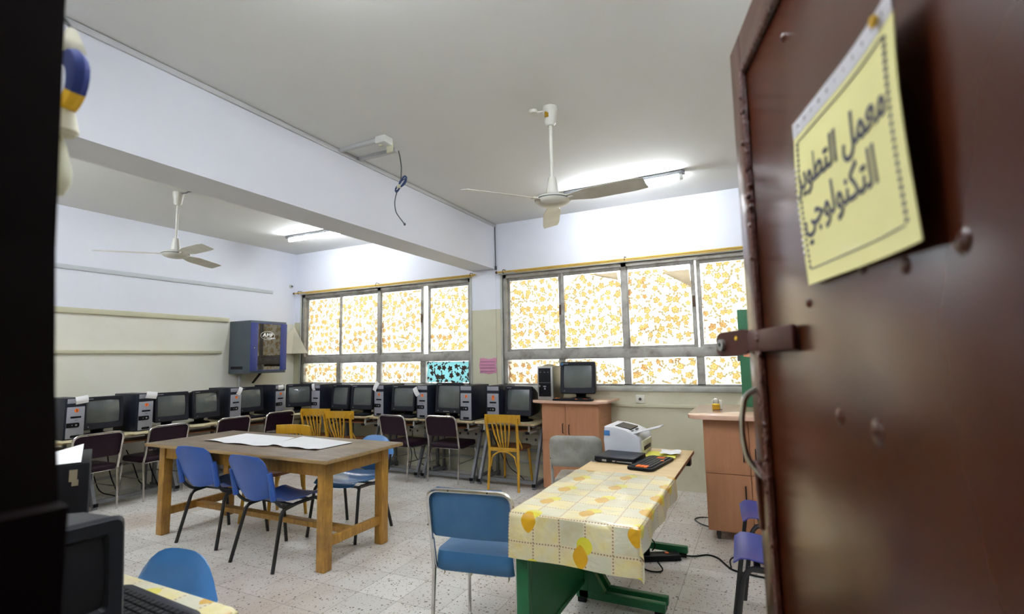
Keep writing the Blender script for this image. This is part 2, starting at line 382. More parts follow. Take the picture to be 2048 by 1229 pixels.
class B:
    def __init__(s): s.bm = bmesh.new(); s.uv = None
    def _xf(s, vs, T):
        if T is not None: bmesh.ops.transform(s.bm, matrix=T, verts=vs)
    def box(s, lo, hi, bev=0, seg=2, T=None, mi=0):
        n0 = set(s.bm.faces)
        r = bmesh.ops.create_cube(s.bm, size=1)
        c = [(a + b) / 2 for a, b in zip(lo, hi)]; d = [abs(b - a) for a, b in zip(lo, hi)]
        bmesh.ops.transform(s.bm, matrix=Matrix.Translation(c) @ Matrix.Diagonal((*d, 1)), verts=r['verts'])
        if bev:
            es = list({e for v in r['verts'] for e in v.link_edges})
            bmesh.ops.bevel(s.bm, geom=es, offset=min(bev, min(d) * .49), segments=seg, affect='EDGES', profile=.5)
        fs = [f for f in s.bm.faces if f not in n0]
        for f in fs: f.material_index = mi
        s._xf(list({v for f in fs for v in f.verts}), T); return s
    def hexa(s, a, b, mi=0):
        """frustum between two quads of 4 points"""
        va = [s.bm.verts.new(p) for p in a]; vb = [s.bm.verts.new(p) for p in b]
        fs = [s.bm.faces.new(va[::-1]), s.bm.faces.new(vb)]
        for i in range(4): fs.append(s.bm.faces.new((va[i], va[(i + 1) % 4], vb[(i + 1) % 4], vb[i])))
        for f in fs: f.material_index = mi
        return s
    def loft(s, rings, mi=0, cap=True):
        """closed rings of equal point count"""
        vs = [[s.bm.verts.new(p) for p in r] for r in rings]; fs = []
        for a, b in zip(vs, vs[1:]):
            for i in range(len(a)): fs.append(s.bm.faces.new((a[i], a[(i + 1) % len(a)], b[(i + 1) % len(a)], b[i])))
        if cap: fs.append(s.bm.faces.new(vs[0][::-1])); fs.append(s.bm.faces.new(vs[-1]))
        for f in fs: f.material_index = mi
        return s
    def tube(s, pts, r, seg=8, mi=0, closed=False, sx=1.0):
        pts = [Vector(p) for p in pts]; n = len(pts); rings = []; up = None
        for i in range(n):
            if closed: t = (pts[(i + 1) % n] - pts[i - 1]).normalized()
            elif i == 0: t = (pts[1] - pts[0]).normalized()
            elif i == n - 1: t = (pts[-1] - pts[-2]).normalized()
            else: t = (pts[i + 1] - pts[i - 1]).normalized()
            if up is None: up = t.orthogonal().normalized()
            up = (up - t * up.dot(t)).normalized(); sd = t.cross(up)
            ri = r[i] if isinstance(r, (list, tuple)) else r
            rings.append([pts[i] + (up * math.cos(2 * PI * k / seg) + sd * sx * math.sin(2 * PI * k / seg)) * ri for k in range(seg)])
        if closed:
            vs = [[s.bm.verts.new(p) for p in q] for q in rings]
            for i in range(n):
                a, b = vs[i], vs[(i + 1) % n]
                for k in range(seg): s.bm.faces.new((a[k], a[(k + 1) % seg], b[(k + 1) % seg], b[k])).material_index = mi
            return s
        return s.loft(rings, mi)
    def bar(s, p0, p1, wx, wz, mi=0, up=(0, 0, 1), bev=0):
        """rectangular bar from p0 to p1"""
        p0 = Vector(p0); p1 = Vector(p1); d = (p1 - p0); L = d.length; d.normalize(); up = Vector(up)
        if abs(d.dot(up)) > .98: up = Vector((0, 1, 0))
        sx = d.cross(up).normalized(); uz = sx.cross(d)
        T = Matrix(((sx.x, d.x, uz.x, p0.x), (sx.y, d.y, uz.y, p0.y), (sx.z, d.z, uz.z, p0.z), (0, 0, 0, 1)))
        return s.box((-wx / 2, 0, -wz / 2), (wx / 2, L, wz / 2), bev, 1, T, mi)
    def lathe(s, prof, c=(0, 0, 0), seg=24, mi=0, T=None):
        c = Vector(c); n0 = set(s.bm.verts)
        rings = [[c + Vector((max(r, .0004) * math.cos(2 * PI * k / seg), max(r, .0004) * math.sin(2 * PI * k / seg), z)) for k in range(seg)] for r, z in prof]
        s.loft(rings, mi); s._xf([v for v in s.bm.verts if v not in n0], T); return s
    def prism(s, pts, z0, z1, mi=0, T=None, bev=0):
        n0 = set(s.bm.verts); f0 = set(s.bm.faces)
        s.loft([[Vector((x, y, z0)) for x, y in pts], [Vector((x, y, z1)) for x, y in pts]], mi)
        nv = [v for v in s.bm.verts if v not in n0]
        if bev:
            es = [e for e in {e for v in nv for e in v.link_edges} if abs(e.verts[0].co.z - e.verts[1].co.z) < 1e-6]
            bmesh.ops.bevel(s.bm, geom=es, offset=bev, segments=2, affect='EDGES', profile=.5)
            nv = [v for v in s.bm.verts if v not in n0]
            for f in s.bm.faces:
                if f not in f0: f.material_index = mi
        s._xf(nv, T); return s
    def grid(s, fn, nu, nv, thick=0, mi=0, uvfn=None):
        """surface fn(u,v) in 0..1; thick adds a second skin"""
        P = [[Vector(fn(i / nu, j / nv)) for j in range(nv + 1)] for i in range(nu + 1)]
        def nrm(i, j):
            a = P[min(i + 1, nu)][j] - P[max(i - 1, 0)][j]; b = P[i][min(j + 1, nv)] - P[i][max(j - 1, 0)]
            n = a.cross(b); return n.normalized() if n.length > 1e-9 else Vector((0, 0, 1))
        V = [[s.bm.verts.new(P[i][j]) for j in range(nv + 1)] for i in range(nu + 1)]
        if uvfn and s.uv is None: s.uv = s.bm.loops.layers.uv.new('UVMap')
        def face(q, rev=False):
            vs = [q[k][0] for k in range(4)]
            if rev: vs = vs[::-1]; q = q[::-1]
            f = s.bm.faces.new(vs); f.material_index = mi
            if uvfn:
                for l, (_, i, j) in zip(f.loops, q): l[s.uv].uv = uvfn(i / nu, j / nv)
        for i in range(nu):
            for j in range(nv):
                face([(V[i][j], i, j), (V[i + 1][j], i + 1, j), (V[i + 1][j + 1], i + 1, j + 1), (V[i][j + 1], i, j + 1)])
        if thick:
            W = [[s.bm.verts.new(P[i][j] - nrm(i, j) * thick) for j in range(nv + 1)] for i in range(nu + 1)]
            for i in range(nu):
                for j in range(nv):
                    face([(W[i][j], i, j), (W[i + 1][j], i + 1, j), (W[i + 1][j + 1], i + 1, j + 1), (W[i][j + 1], i, j + 1)], True)
            edge = [(i, 0) for i in range(nu)] + [(nu, j) for j in range(nv)] + [(i, nv) for i in range(nu, 0, -1)] + [(0, j) for j in range(nv, 0, -1)]
            for k, (i, j) in enumerate(edge):
                a, b = edge[(k + 1) % len(edge)]
                f = s.bm.faces.new((V[a][b], V[i][j], W[i][j], W[a][b])); f.material_index = mi
                if uvfn:
                    for l, (x, y) in zip(f.loops, ((a, b), (i, j), (i, j), (a, b))): l[s.uv].uv = uvfn(x / nu, y / nv)
        return s
    def build(s, name, m, parent=None, smooth=True, loc=None, rot=None, ang=35):
        bmesh.ops.recalc_face_normals(s.bm, faces=s.bm.faces)
        me = bpy.data.meshes.new(name); s.bm.to_mesh(me); s.bm.free()
        for q in (m if isinstance(m, (list, tuple)) else (m,)): me.materials.append(mats[q])
        if smooth:
            me.shade_smooth()
            me.set_sharp_from_angle(angle=R(ang))
        o = bpy.data.objects.new(name, me); COL.objects.link(o)
        if parent is not None: o.parent = parent
        if loc: o.location = loc
        if rot: o.rotation_euler = rot
        return o

LABELS = set()
def tag(o, label, cat, group=None):
    assert label not in LABELS, label
    assert 4 <= len(label.split()) <= 16, label
    LABELS.add(label)
    o['label'] = label; o['category'] = cat
    if group: o['group'] = group
    return o
def thing(name, label, cat, loc=(0, 0, 0), rz=0, group=None):
    o = bpy.data.objects.new(name, None); COL.objects.link(o); o.empty_display_size = .05
    o.location = loc; o.rotation_euler = (0, 0, rz)
    return tag(o, label, cat, group)
def struct(name, b, m, smooth=False):
    o = b.build(name, m, None, smooth); o['kind'] = 'structure'; return o
def copy_tree(o, parent=None):
    c = o.copy(); COL.objects.link(c)
    if parent is not None: c.parent = parent
    for ch in list(o.children): copy_tree(ch, c)
    return c
def dup(root, label, loc, rz=0, group=None, tilt=None):
    c = copy_tree(root); c.location = loc; c.rotation_euler = (0, 0, rz)
    if tilt: c.rotation_euler = tilt
    return tag(c, label, root['category'], group or root.get('group'))
def text_obj(name, body, size, m, parent, loc, rot, extrude=.0006, align='CENTER', bold=0, shear=0, sx=1, follow=None):
    """lettering turned into a mesh; follow(x, z) moves it onto a curved sheet"""
    cu = bpy.data.curves.new(name, 'FONT'); cu.body = body; cu.size = size; cu.extrude = extrude; cu.offset = bold; cu.shear = shear
    cu.align_x = align; cu.align_y = 'CENTER'; cu.resolution_u = 3
    tmp = bpy.data.objects.new(name + '_source', cu); COL.objects.link(tmp)
    bpy.context.view_layer.update()
    me = bpy.data.meshes.new_from_object(tmp.evaluated_get(bpy.context.evaluated_depsgraph_get()))
    bpy.data.objects.remove(tmp); bpy.data.curves.remove(cu)
    T = Matrix.Translation(loc) @ Euler(rot).to_matrix().to_4x4() @ Matrix.Diagonal((sx, 1, 1, 1))
    me.transform(T)
    if follow:
        for v in me.vertices: v.co.y += follow(v.co.x, v.co.z)
    me.name = name; me.materials.clear(); me.materials.append(mats[m])
    o = bpy.data.objects.new(name, me); COL.objects.link(o); o.parent = parent
    return o

# ================================================================== THE ROOM
struct('floor', B().box((XL - .2, YF - .15, -.1), (XR + .2, YB + .25, 0)), 'floor')
struct('ceiling', B().box((XL - .2, YF - .15, ZC), (XR + .2, YB + .25, ZC + .15)), 'ceiling')
struct('wall_left', B().box((XL - .2, YF - .15, 0), (XL, YB + .25, ZC)), 'wall2')
struct('wall_right', B().box((XR, YF - .15, 0), (XR + .2, YB + .25, ZC)), 'wall')
W1 = (-6.53, -3.41); W2 = (-2.93, .19); WZ0, WZ1 = 1.08, 2.49
b = B(); Y1 = YB + .25
b.box((XL, YB, 0), (XR, Y1, WZ0)).box((XL, YB, WZ1), (XR, Y1, ZC))
b.box((XL, YB, WZ0), (W1[0], Y1, WZ1)).box((W1[1], YB, WZ0), (W2[0], Y1, WZ1)).box((W2[1], YB, WZ0), (XR, Y1, WZ1))
struct('wall_back', b, 'wall')
DX0, DX1, DZ = -.65, .245, 2.12
b = B(); y0, y1 = YF - .15, YF
b.box((XL, y0, 0), (DX0 - .06, y1, ZC)).box((DX1, y0, 0), (XR, y1, ZC)).box((DX0 - .06, y0, DZ), (DX1, y1, ZC))
struct('wall_front', b, 'wall')
def slab(xz, ya, yb):
    return B().prism([(x, z) for x, z in xz], ya, yb, T=Matrix(((1, 0, 0, 0), (0, 0, 1, 0), (0, 1, 0, 0), (0, 0, 0, 1))))
struct('trim_1', slab([(-.72, DZ), (-.72, 0), (-.587, 0), (-.587, 1.291), (-.606, 1.293), (-.628, 1.40), (-.648, 1.54), (-.664, 1.765), (-.69, DZ)], y0 - .01, y1), 'shadeleaf')
# unlit corridor the photograph is taken from
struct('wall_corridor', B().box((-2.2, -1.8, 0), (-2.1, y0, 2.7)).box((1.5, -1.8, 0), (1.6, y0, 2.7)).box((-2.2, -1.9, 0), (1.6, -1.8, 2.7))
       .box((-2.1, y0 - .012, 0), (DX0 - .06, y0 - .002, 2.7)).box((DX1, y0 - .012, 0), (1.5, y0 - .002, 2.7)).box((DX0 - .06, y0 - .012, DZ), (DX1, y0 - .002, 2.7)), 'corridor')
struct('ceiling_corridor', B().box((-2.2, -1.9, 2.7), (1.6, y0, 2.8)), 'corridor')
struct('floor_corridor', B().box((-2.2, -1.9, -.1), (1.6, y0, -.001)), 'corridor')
struct('beam', B().box((-3.36, YF, 2.572), (-3.022, YB, ZC)), 'beam')
b = B().box((-3.36, YB - .012, 0), (-3.022, YB + .01, 2.572))
struct('column', b, 'wall')

# windows
def window(n, x0, x1, opened):
    root = bpy.data.objects.new('window_%d' % n, None); COL.objects.link(root); root['kind'] = 'structure'
    yf = YB + .02
    fr = B(); w4 = (x1 - x0) / 4
    fr.box((x0, yf, WZ1 - .045), (x1, yf + .10, WZ1)).box((x0, yf, WZ0), (x1, yf + .10, WZ0 + .03))
    fr.box((x0, yf, WZ0), (x0 + .045, yf + .10, WZ1)).box((x1 - .045, yf, WZ0), (x1, yf + .10, WZ1))
    fr.box((x0, yf - .012, 1.40), (x1, yf + .10, 1.505), .006)
    for i in range(1, 4):
        fr.box((x0 + w4 * i - .04, yf, WZ0 + .02), (x0 + w4 * i + .04, yf + .09, 1.41))
    fr.box((x0 + w4 * 2 - .03, yf, 1.5), (x0 + w4 * 2 + .03, yf + .09, WZ1))
    fo = fr.build('window_frame', 'alu', root, True)
    for i in range(4):                    # four sliding sashes above
        xa = x0 + w4 * i + (.03 if i == 0 else 0); xb = x0 + w4 * (i + 1) - (.03 if i == 3 else 0)
        yy = yf + (.012 if i in (1, 2) else .05)
        xa += opened[i][0]; xb += opened[i][1]
        s = B(); t = .042; za, zb = 1.495, 2.452
        s.box((xa, yy, za), (xa + t, yy + .03, zb), .004, 1).box((xb - t, yy, za), (xb, yy + .03, zb), .004, 1)
        s.box((xa + t, yy, za), (xb - t, yy + .03, za + t), .004, 1).box((xa + t, yy, zb - t), (xb - t, yy + .03, zb), .004, 1)
        so = s.build('sash', 'alu', root, True)
        B().box((xa + t, yy + .012, za + t), (xb - t, yy + .016, zb - t)).build('pane', 'pane', so, False)
        if i in (0, 2) and n == 1 or i in (0, 2) and n == 2:
            hb = B().box((xb - t + .008, yy - .014, 1.94), (xb - .008, yy, 2.06), .004).build('sash_handle', 'rust', so)
    for i in range(4):
        xa = x0 + w4 * i + .045; xb = x0 + w4 * (i + 1) - .045
        B().box((xa, yf + .04, WZ0 + .03), (xb, yf + .044, 1.40)).build('pane', 'pane', root, False)
    su = B()
    su.box((x0 - .05, YB - .02, WZ0 - .05), (x1 + .05, YB + .03, WZ0 + .005), .008)
    su.box((x0 - .04, YB - .012, WZ1), (x1 + .04, YB + .02, WZ1 + .022), .004)
    su.box((x0 - .025, YB - .012, WZ0), (x0, YB + .02, WZ1), .004).box((x1, YB - .012, WZ0), (x1 + .025, YB + .02, WZ1), .004)
    su.build('window_sill', 'sill', root, True)
    return w4
window(1, *W1, ((0, 0), (0, 0), (0, 0), (.05, 0)))
window(2, *W2, ((0, 0), (0, 0), (0, -.014), (.0, 0)))

def film(name_, label, x0, x1, z0, z1, y, tl=0, tr=0, sag=0, mat='film', dirt=0.0, group='floral window films', curl=None, stripe=0):
    """sheet of film stuck to a pane; tl / tr: how far its top corners have peeled down"""
    bb = B(); nu, nv = 30, 14
    rnd = [random.uniform(-1, 1) for _ in range(nu + 1)]
    def f(u, v):
        top = z1 - tl * max(0, 1 - u / .3) ** 1.3 - tr * max(0, (u - .55) / .45) ** 1.2 - sag + .004 * rnd[round(u * nu)]
        x = x0 + (x1 - x0) * u
        return (x + .004 * math.sin(9 * v + x), y + .0015 * math.sin(23 * u) * math.sin(11 * v), z0 + (top - z0) * v + (.006 * rnd[round(u * nu)] if v == 0 else 0))
    bb.grid(f, nu, nv, .0008)
    lay = bb.bm.verts.layers.float.new('dirt')
    for v in bb.bm.verts:
        e = min((v.co.x - x0), abs(v.co.x - x0 - stripe) + .012 if stripe else 9)
        h = abs(v.co.z - 1.73) if z1 > 2 else 9
        v[lay] = min(1, .66 if dirt >= .99 else max(dirt + .9 * max(0, 1 - abs(e) / .028), .42 * max(0, 1 - h / .05)))
    o = bb.build(name_, mat, None, False)
    if curl:
        cx, cz, cw, ch = curl
        c = B().grid(lambda u, v: (cx + cw * u + .02 * v, y - .006 - .03 * math.sin(v * PI * .7) - .01 * u, cz - ch * v * (0.15 + .85 * u) ), 6, 6, .0008)
        c.build('peeled_corner', 'curl', o, True)
    return tag(o, label, 'window film', group)

w4 = .78
names1 = ('leftmost upper pane', 'second upper pane', 'third upper pane', 'rightmost upper pane')
for i in range(4):
    xa = W1[0] + w4 * i + (.075 if i == 0 else .045); xb = W1[0] + w4 * (i + 1) - (.075 if i == 3 else .045)
    y = YB + .02 + (.012 if i in (1, 2) else .05) + .008
    film('window_film', 'tan flowered film on the ' + names1[i] + ' of the far window left of the column', xa + (.04 if i == 3 else .0), xb, 1.545, 2.40, y,
         tl=(0, 0, 0, .14)[i], tr=0, sag=(.0, .01, .0, .0)[i], dirt=(.15, .12, .1, .05)[i])
    xa = W1[0] + w4 * i + .05; xb = W1[0] + w4 * (i + 1) - .05
    if i == 3:
        film('window_film', 'pale blue flowered film on the small lower pane next to the column', xa, xb, 1.115, 1.395, YB + .052, mat='bluefilm')
    else:
        film('window_film', 'flowered film on the %s small lower pane of the far window' % ('leftmost', 'second', 'third')[i], xa, xb, 1.115, 1.395, YB + .052,
             tl=(0, .05, .0)[i], tr=(0, 0, .0)[i], sag=(0, .03, .01)[i], dirt=(.3, .25, .3)[i])
for i in range(4):
    xa = W2[0] + w4 * i + (.075 if i == 0 else .045); xb = W2[0] + w4 * (i + 1) - (.075 if i == 3 else .045) - (.014 if i == 2 else 0)
    y = YB + .02 + (.012 if i in (1, 2) else .05) + .008
    film('window_film', ('flowered film with rust-brown stripe on the first upper pane right of the column', 'flowered film with both top corners torn loose, second upper pane of the near window',
         'flowered film with a large top right corner folded down, near window', 'flowered film on the upper pane right against the brown door')[i], xa, xb, 1.545, 2.405, y,
         tl=(0, .16, 0, 0)[i], tr=(0, .14, .20, 0)[i], sag=(.0, .0, .02, 0)[i], dirt=(.12, .15, .12, .1)[i],
         stripe=(.14, .13, .17, 0)[i],
         curl=(None, (xa + .38, 2.39, .28, .10), (xa + .40, 2.35, .27, .2), None)[i])
    xa = W2[0] + w4 * i + .05; xb = W2[0] + w4 * (i + 1) - .05
    film('window_film', ('flowered film on the lower pane just left of the silver computer tower', 'torn flowered film on the lower pane behind the monitor on the cabinet',
         'grimy dark-patched flowered film on the wide lower pane between monitor and door', 'flowered film on the lower pane beside the green board')[i], xa, xb, 1.115, 1.395, YB + .052,
         tr=(0, .12, 0, 0)[i], dirt=(.5, .4, 1, .1)[i])

# curtain rods
for k, (xa, xb, lab) in enumerate(((-6.62, -3.28, 'long yellow curtain rod above the far window, left of the column'), (-2.96, .3, 'long yellow curtain rod above the near window, right of the column'))):
    t = thing('curtain_rod', lab, 'curtain rod', (xa, 5.60, 2.515), 0, 'curtain rods')
    B().tube([(0, 0, 0), (xb - xa, 0, 0)], .011, 8).tube([(.25, 0, -.018), (xb - xa - .03, 0, -.018)], .006, 6).build('rod', 'rod', t)
    for xx_ in (.08, (xb - xa) * .5, xb - xa - .08):
        B().tube(fillet([(xx_, .075, .03), (xx_, .0, .03), (xx_, -.012, -.01), (xx_, .02, -.02)], .015), .005, 6).build('bracket', 'rust', t)
    B().lathe([(.001, -.02), (.016, -.012), (.018, 0), (.012, .012), (.001, .018)], T=Matrix.Translation((-.01, 0, 0)) @ Matrix.Rotation(R(90), 4, 'Y'), seg=10).build('end_knob', 'rust', t)

# battens on the left wall and conduit along walls
def batten(n, label, lo, hi, m, parts=True):
    o = B().box(lo, hi, .006).build(n, m, None); return tag(o, label, 'wall batten')
batten('wall_batten', 'white batten fixed high on the left wall behind the fan', (XL, .3, 2.475), (XL + .02, 5.25, 2.525), 'whitebatten')
batten('wall_batten', 'cream batten at the line where white paint meets cream on left wall', (XL, .3, 2.0), (XL + .03, 4.55, 2.06), 'creamtrunk')
batten('wall_batten', 'lower cream batten on the left wall ending beside the network cabinet', (XL, .3, 1.56), (XL + .03, 4.46, 1.60), 'creamtrunk')
o = B().box((XL, .3, .16), (XL + .02, 5.6, .19), .004).box((XL, .3, .30), (XL + .02, 5.6, .325), .004).build('wall_conduit', 'trunk', None); tag(o, 'pair of thin conduits low on the left wall behind the desks', 'conduit')
o = B().box((XL + .03, YB - .02, .16), (-2.3, YB - .001, .19), .004).box((XL + .03, YB - .02, .30), (-2.3, YB - .001, .325), .004).build('wall_conduit', 'trunk', None); tag(o, 'pair of thin conduits low on the window wall behind the desks', 'conduit')
o = B().box((-3.02, YB - .022, .86), (1.3, YB - .001, .895), .004).build('wall_conduit', 'creamtrunk', None); tag(o, 'cream conduit along window wall between the two salmon cabinets', 'conduit')
o = B().box((-3.022, YF, ZC - .04), (-3.006, YB, ZC - .004), .003).build('cable_trunking', 'trunk', None); tag(o, 'long white cable trunking along the top of the ceiling beam', 'cable trunking')
o = B().tube([(-3.014, YB - .02, ZC - .04), (-3.01, YB - .02, 2.6)], .006, 6).box((-3.02, YB - .03, 2.56), (-3.0, YB - .005, 2.61)).build('drop_cable', 'greycable', None); tag(o, 'thin dark cable dropping down the corner of beam and window wall', 'cable')
# detour of trunking with junction box and hanging cable
t = thing('trunking_bracket', 'white trunking loop with junction box jutting from beam across the ceiling', 'cable trunking', (-3.0, 3.06, ZC))
B().box((0, -.12, -.03), (.42, -.085, 0), .003).box((0, .095, -.03), (.40, .13, 0), .003).build('trunking', 'trunk', t)
B().box((.40, -.15, -.06), (.50, -.05, 0), .01).build('junction_box', 'white', t)
B().box((.44, -.06, -.11), (.50, -.045, -.03), .006).lathe([(.001, -.05), (.018, -.045), (.018, -.02), (.012, 0)], (.42, -.1, -.02), 12).build('loose_cover', 'creamtrunk', t)
pts = [(-2.575, 3.17, 3.135), (-2.56, 3.17, 3.08), (-2.545, 3.17, 3.0), (-2.548, 3.17, 2.9), (-2.56, 3.17, 2.84), (-2.60, 3.17, 2.77), (-2.615, 3.17, 2.70), (-2.60, 3.17, 2.62), (-2.56, 3.17, 2.57), (-2.51, 3.17, 2.51)]
t = thing('hanging_cable', 'thin blue-grey cable with a tied coil dangling from the ceiling trunking', 'cable', (-2.575, 3.17, 3.135))
def rel(ps, o): return [tuple(a - b for a, b in zip(p, o)) for p in ps]
O = (-2.575, 3.17, 3.135)
B().tube(fillet(rel(pts, O), .03, 4), .0045, 6).lathe([(.002, -.012), (.009, -.006), (.009, .006), (.002, .012)], (.065, 0, -.625), 8).build('cable', 'greycable', t)
c = B()
for k in range(3):
    a = R(20 + 22 * k)
    ax = Vector((math.cos(a), .25 * (k - 1), math.sin(a)))
    loop = [Vector((0.01, 0, -.30)) + ax * (.075 - .075 * math.cos(2 * PI * q / 14)) * (.65) + Vector((-ax.z, 0, ax.x)) * .022 * math.sin(2 * PI * q / 14) for q in range(14)]
    c.tube(loop, .0045, 6, closed=True)
    loop = [Vector((0.01, 0, -.30)) - ax * (.055 - .055 * math.cos(2 * PI * q / 14)) * (.5) + Vector((-ax.z, 0, ax.x)) * .016 * math.sin(2 * PI * q / 14) for q in range(14)]
    c.tube(loop, .0045, 6, closed=True)
c.build('coil', 'bluecable', t)
B().box((-.008, -.014, -.318), (.026, .014, -.288), .005).build('tie', 'creamtrunk', t)

# ================================================================== ceiling fixtures
def fan(label, x, y, zmot):
    t = thing('ceiling_fan', label, 'ceiling fan', (x, y, ZC), 0, 'ceiling fans')
    d = ZC - zmot
    B().lathe([(.001, -.0), (.05, -.0), (.052, -.02), (.036, -.12), (.022, -.135), (.001, -.135)], seg=20).build('canopy', 'fan', t)
    B().tube([(0, 0, -.12), (0, 0, -d + .12)], .013, 10).build('down_rod', 'fan', t)
    B().lathe([(.001, .16), (.026, .155), (.030, .14), (.044, .035), (.05, .03), (.05, .02), (.001, .02)], (0, 0, -d), 20).build('lower_cup', 'fan', t)
    m = B().lathe([(.001, .03), (.05, .03), (.10, .018), (.118, .006), (.122, -.004), (.118, -.016), (.10, -.03), (.07, -.042), (.03, -.05), (.001, -.05)], (0, 0, -d), 32).build('motor', 'fan', t)
    B().lathe([(.119, -.001), (.1235, -.002), (.1235, -.008), (.119, -.009)], (0, 0, -d), 32).build('rim_line', 'greycable', m)
    for a in (-127, -7, 113):
        bl = B()
        def f(u, v):
            r = .10 + .55 * u; wdt = .055 + .075 * min(1, u * 3.2) - .02 * max(0, u - .85) / .15
            s_ = (v - .5) * wdt
            return (r, s_, -.006 - s_ * .28 - .01 * u)
        bl.grid(f, 14, 5, .003)
        bl.box((.085, -.018, -.012), (.16, .018, -.004), .002)
        bo = bl.build('blade', 'fan', t); bo.location = (0, 0, -d); bo.rotation_euler = (0, 0, R(a))
    return t
f2 = fan('white ceiling fan hanging in front of the near tube light, beside the junction box', -1.223, 3.143, 2.50)
B().box((-.024, -.046, -.085), (.004, -.040, -.045)).build('brass_label', 'brass', f2)
B().lathe([(.001, -.03), (.03, -.026), (.035, -.01), (.03, 0)], (-.12, -.02, 0), 10).tube([(-.12, -.02, -.015), (-.07, -.01, -.02), (-.02, 0, -.02)], .006, 6).build('ceiling_connector', 'fan', f2)
f1 = fan('white ceiling fan in the far bay beyond the beam, near left wall', -5.213, 2.961, 2.53)
B().tube(fillet([(.04, 0, -.02), (.10, .03, -.012), (.14, .0, -.02), (.17, .04, -.006)], .02), .006, 6).build('loose_wire', 'greycable', f1)

def tube_light(label, x0, y, L=1.22, rz=0):
    t = thing('tube_light', label, 'light', (x0, y, ZC), rz, 'fluorescent tube lights')
    B().box((0, -.03, -.035), (L, .03, 0), .005).build('channel', 'greysteel', t)
    for s_ in (0.02, L - .05):
        B().box((s_, -.02, -.085), (s_ + .03, .02, -.035), .006).build('lamp_holder', 'white', t)
    B().tube([(.045, 0, -.066), (L - .045, 0, -.066)], .0165, 12).build('tube', 'tube', t)
    return t
tube_light('lit fluorescent tube on the ceiling behind the near fan', -1.77, 4.90, 1.22, R(-2))
tube_light('lit fluorescent tube beyond the beam above the far window', -5.80, 4.76, 1.22, R(2))
tube_light('unseen lit fluorescent tube above the foreground, suggested by tube reflections in the monitor glass', -1.77, 1.15, 1.22)  # out of view; monitor reflections suggest it, also lifts room brightness
tube_light('unseen lit fluorescent tube in the far bay near the front wall', -5.80, 1.15, 1.22)  # also out of view, suggested by reflections, brightens the far bay
tube_light('unseen lit fluorescent tube added for fill above the doorway side of the room', .02, 1.9, 1.22)  # added out of view to fill the doorway side with light
tube_light('unseen lit fluorescent tube added for fill in the far bay by the front wall', -5.80, .62, 1.22)  # extra tube added out of view, more fill for the far bay
tube_light('unseen lit fluorescent tube added for fill over the foreground by the front wall', -1.77, .62, 1.22)  # extra tube added out of view, more fill for the foreground

# ================================================================== wall mounted things
t = thing('network_cabinet', 'slate and navy wall cabinet with smoked glass door and AMP logo', 'network cabinet', (XL, 4.58, 1.28))
B().box((0, 0, 0), (.44, .58, .73), .006).build('body', 'greypaint', t)
d = B().box((.44, .0, .035), (.455, .11, .70), .002).box((.44, .475, .035), (.455, .58, .70), .002).box((.44, .11, .69), (.455, .475, .70)).box((.44, .11, .035), (.455, .475, .045)).build('door', 'navypaint', t)
B().box((.442, .11, .045), (.450, .475, .69)).build('glass', 'smoked', d, False)
B().lathe([(.001, 0), (.008, .001), (.008, .008), (.004, .01), (.001, .01)], T=Matrix.Translation((.455, .05, .35)) @ Matrix.Rotation(R(90), 4, 'Y'), seg=12).build('lock', 'chrome', d)
lg = text_obj('logo_text', 'AMP', .07, 'paper', d, (.453, .262, .530), (R(90), 0, R(90)), bold=.0016, shear=.15, sx=1.2)
text_obj('logo_text', 'NETCONNECT', .022, 'paper', d, (.453, .315, .488), (R(90), 0, R(90)), bold=.0008, shear=.1)
rg = B(); n_ = 40
rg.tube([(.452, .262 + .112 * math.cos(2 * PI * k / n_ + .2), .525 + .058 * math.sin(2 * PI * k / n_ + .2)) for k in range(n_)], .002, 5, closed=True)
rg.build('logo_ring', 'paper', d)
B().box((.05, -.001, .06), (.30, .0, .10)).build('vent', 'black', t)
o = B().box((XL + .02, 4.72, .8), (XL + .05, 4.75, 1.28), .004).build('cable_trunking', 'trunk', None); tag(o, 'short white vertical trunking under the wall network cabinet', 'cable trunking')
t = thing('angled_bracket', 'dark strap slanting down from under the wall network cabinet', 'bracket', (XL + .05, 4.9, 1.28))
B().bar((.30, -.08, 0), (.04, -.0, -.14), .03, .012).build('strap', 'black', t, False)
b = B()
A = Vector((-6.66, 5.645, 1.99)); P1 = Vector((-6.68, 5.30, 1.56)); P2 = Vector((-6.34, 5.64, 1.56)); P3 = Vector((-6.60, 5.56, 1.56)); P0 = Vector((-6.68, 5.655, 1.56))
vs = [b.bm.verts.new(p) for p in (A, P1, P3, P2, P0)]
for f in ((0, 1, 2), (0, 2, 3), (0, 3, 4), (0, 4, 1), (4, 3, 2, 1)): b.bm.faces.new([vs[i] for i in f])
o = b.build('corner_cover', 'covercream', None, False); tag(o, 'cream triangular cover in the wall corner beside the far window', 'corner cover')
t = thing('wall_sensor', 'small round grey fitting high in the corner above the far window', 'sensor', (XL, 5.585, 2.63))
B().lathe([(.001, 0), (.03, 0), (.032, .012), (.026, .02), (.001, .02)], T=Matrix.Rotation(R(90), 4, 'Y'), seg=16).build('base', 'white', t)
B().lathe([(.001, .02), (.014, .02), (.013, .04), (.001, .042)], T=Matrix.Rotation(R(90), 4, 'Y'), seg=12).build('lens', 'greycable', t)
b = B(); 
def f(u, v):
    return (-3.27 + .245 * u + .006 * math.sin(9 * v), YB - .014 - .004 * math.sin(3 * u), 1.235 + .19 * v + .008 * math.sin(8 * u) + .004 * math.sin(31 * u))
o = b.grid(f, 16, 10, .001).build('paper_notice', 'pink', None); tag(o, 'crinkled pink paper notice stuck on the column between the windows', 'notice')
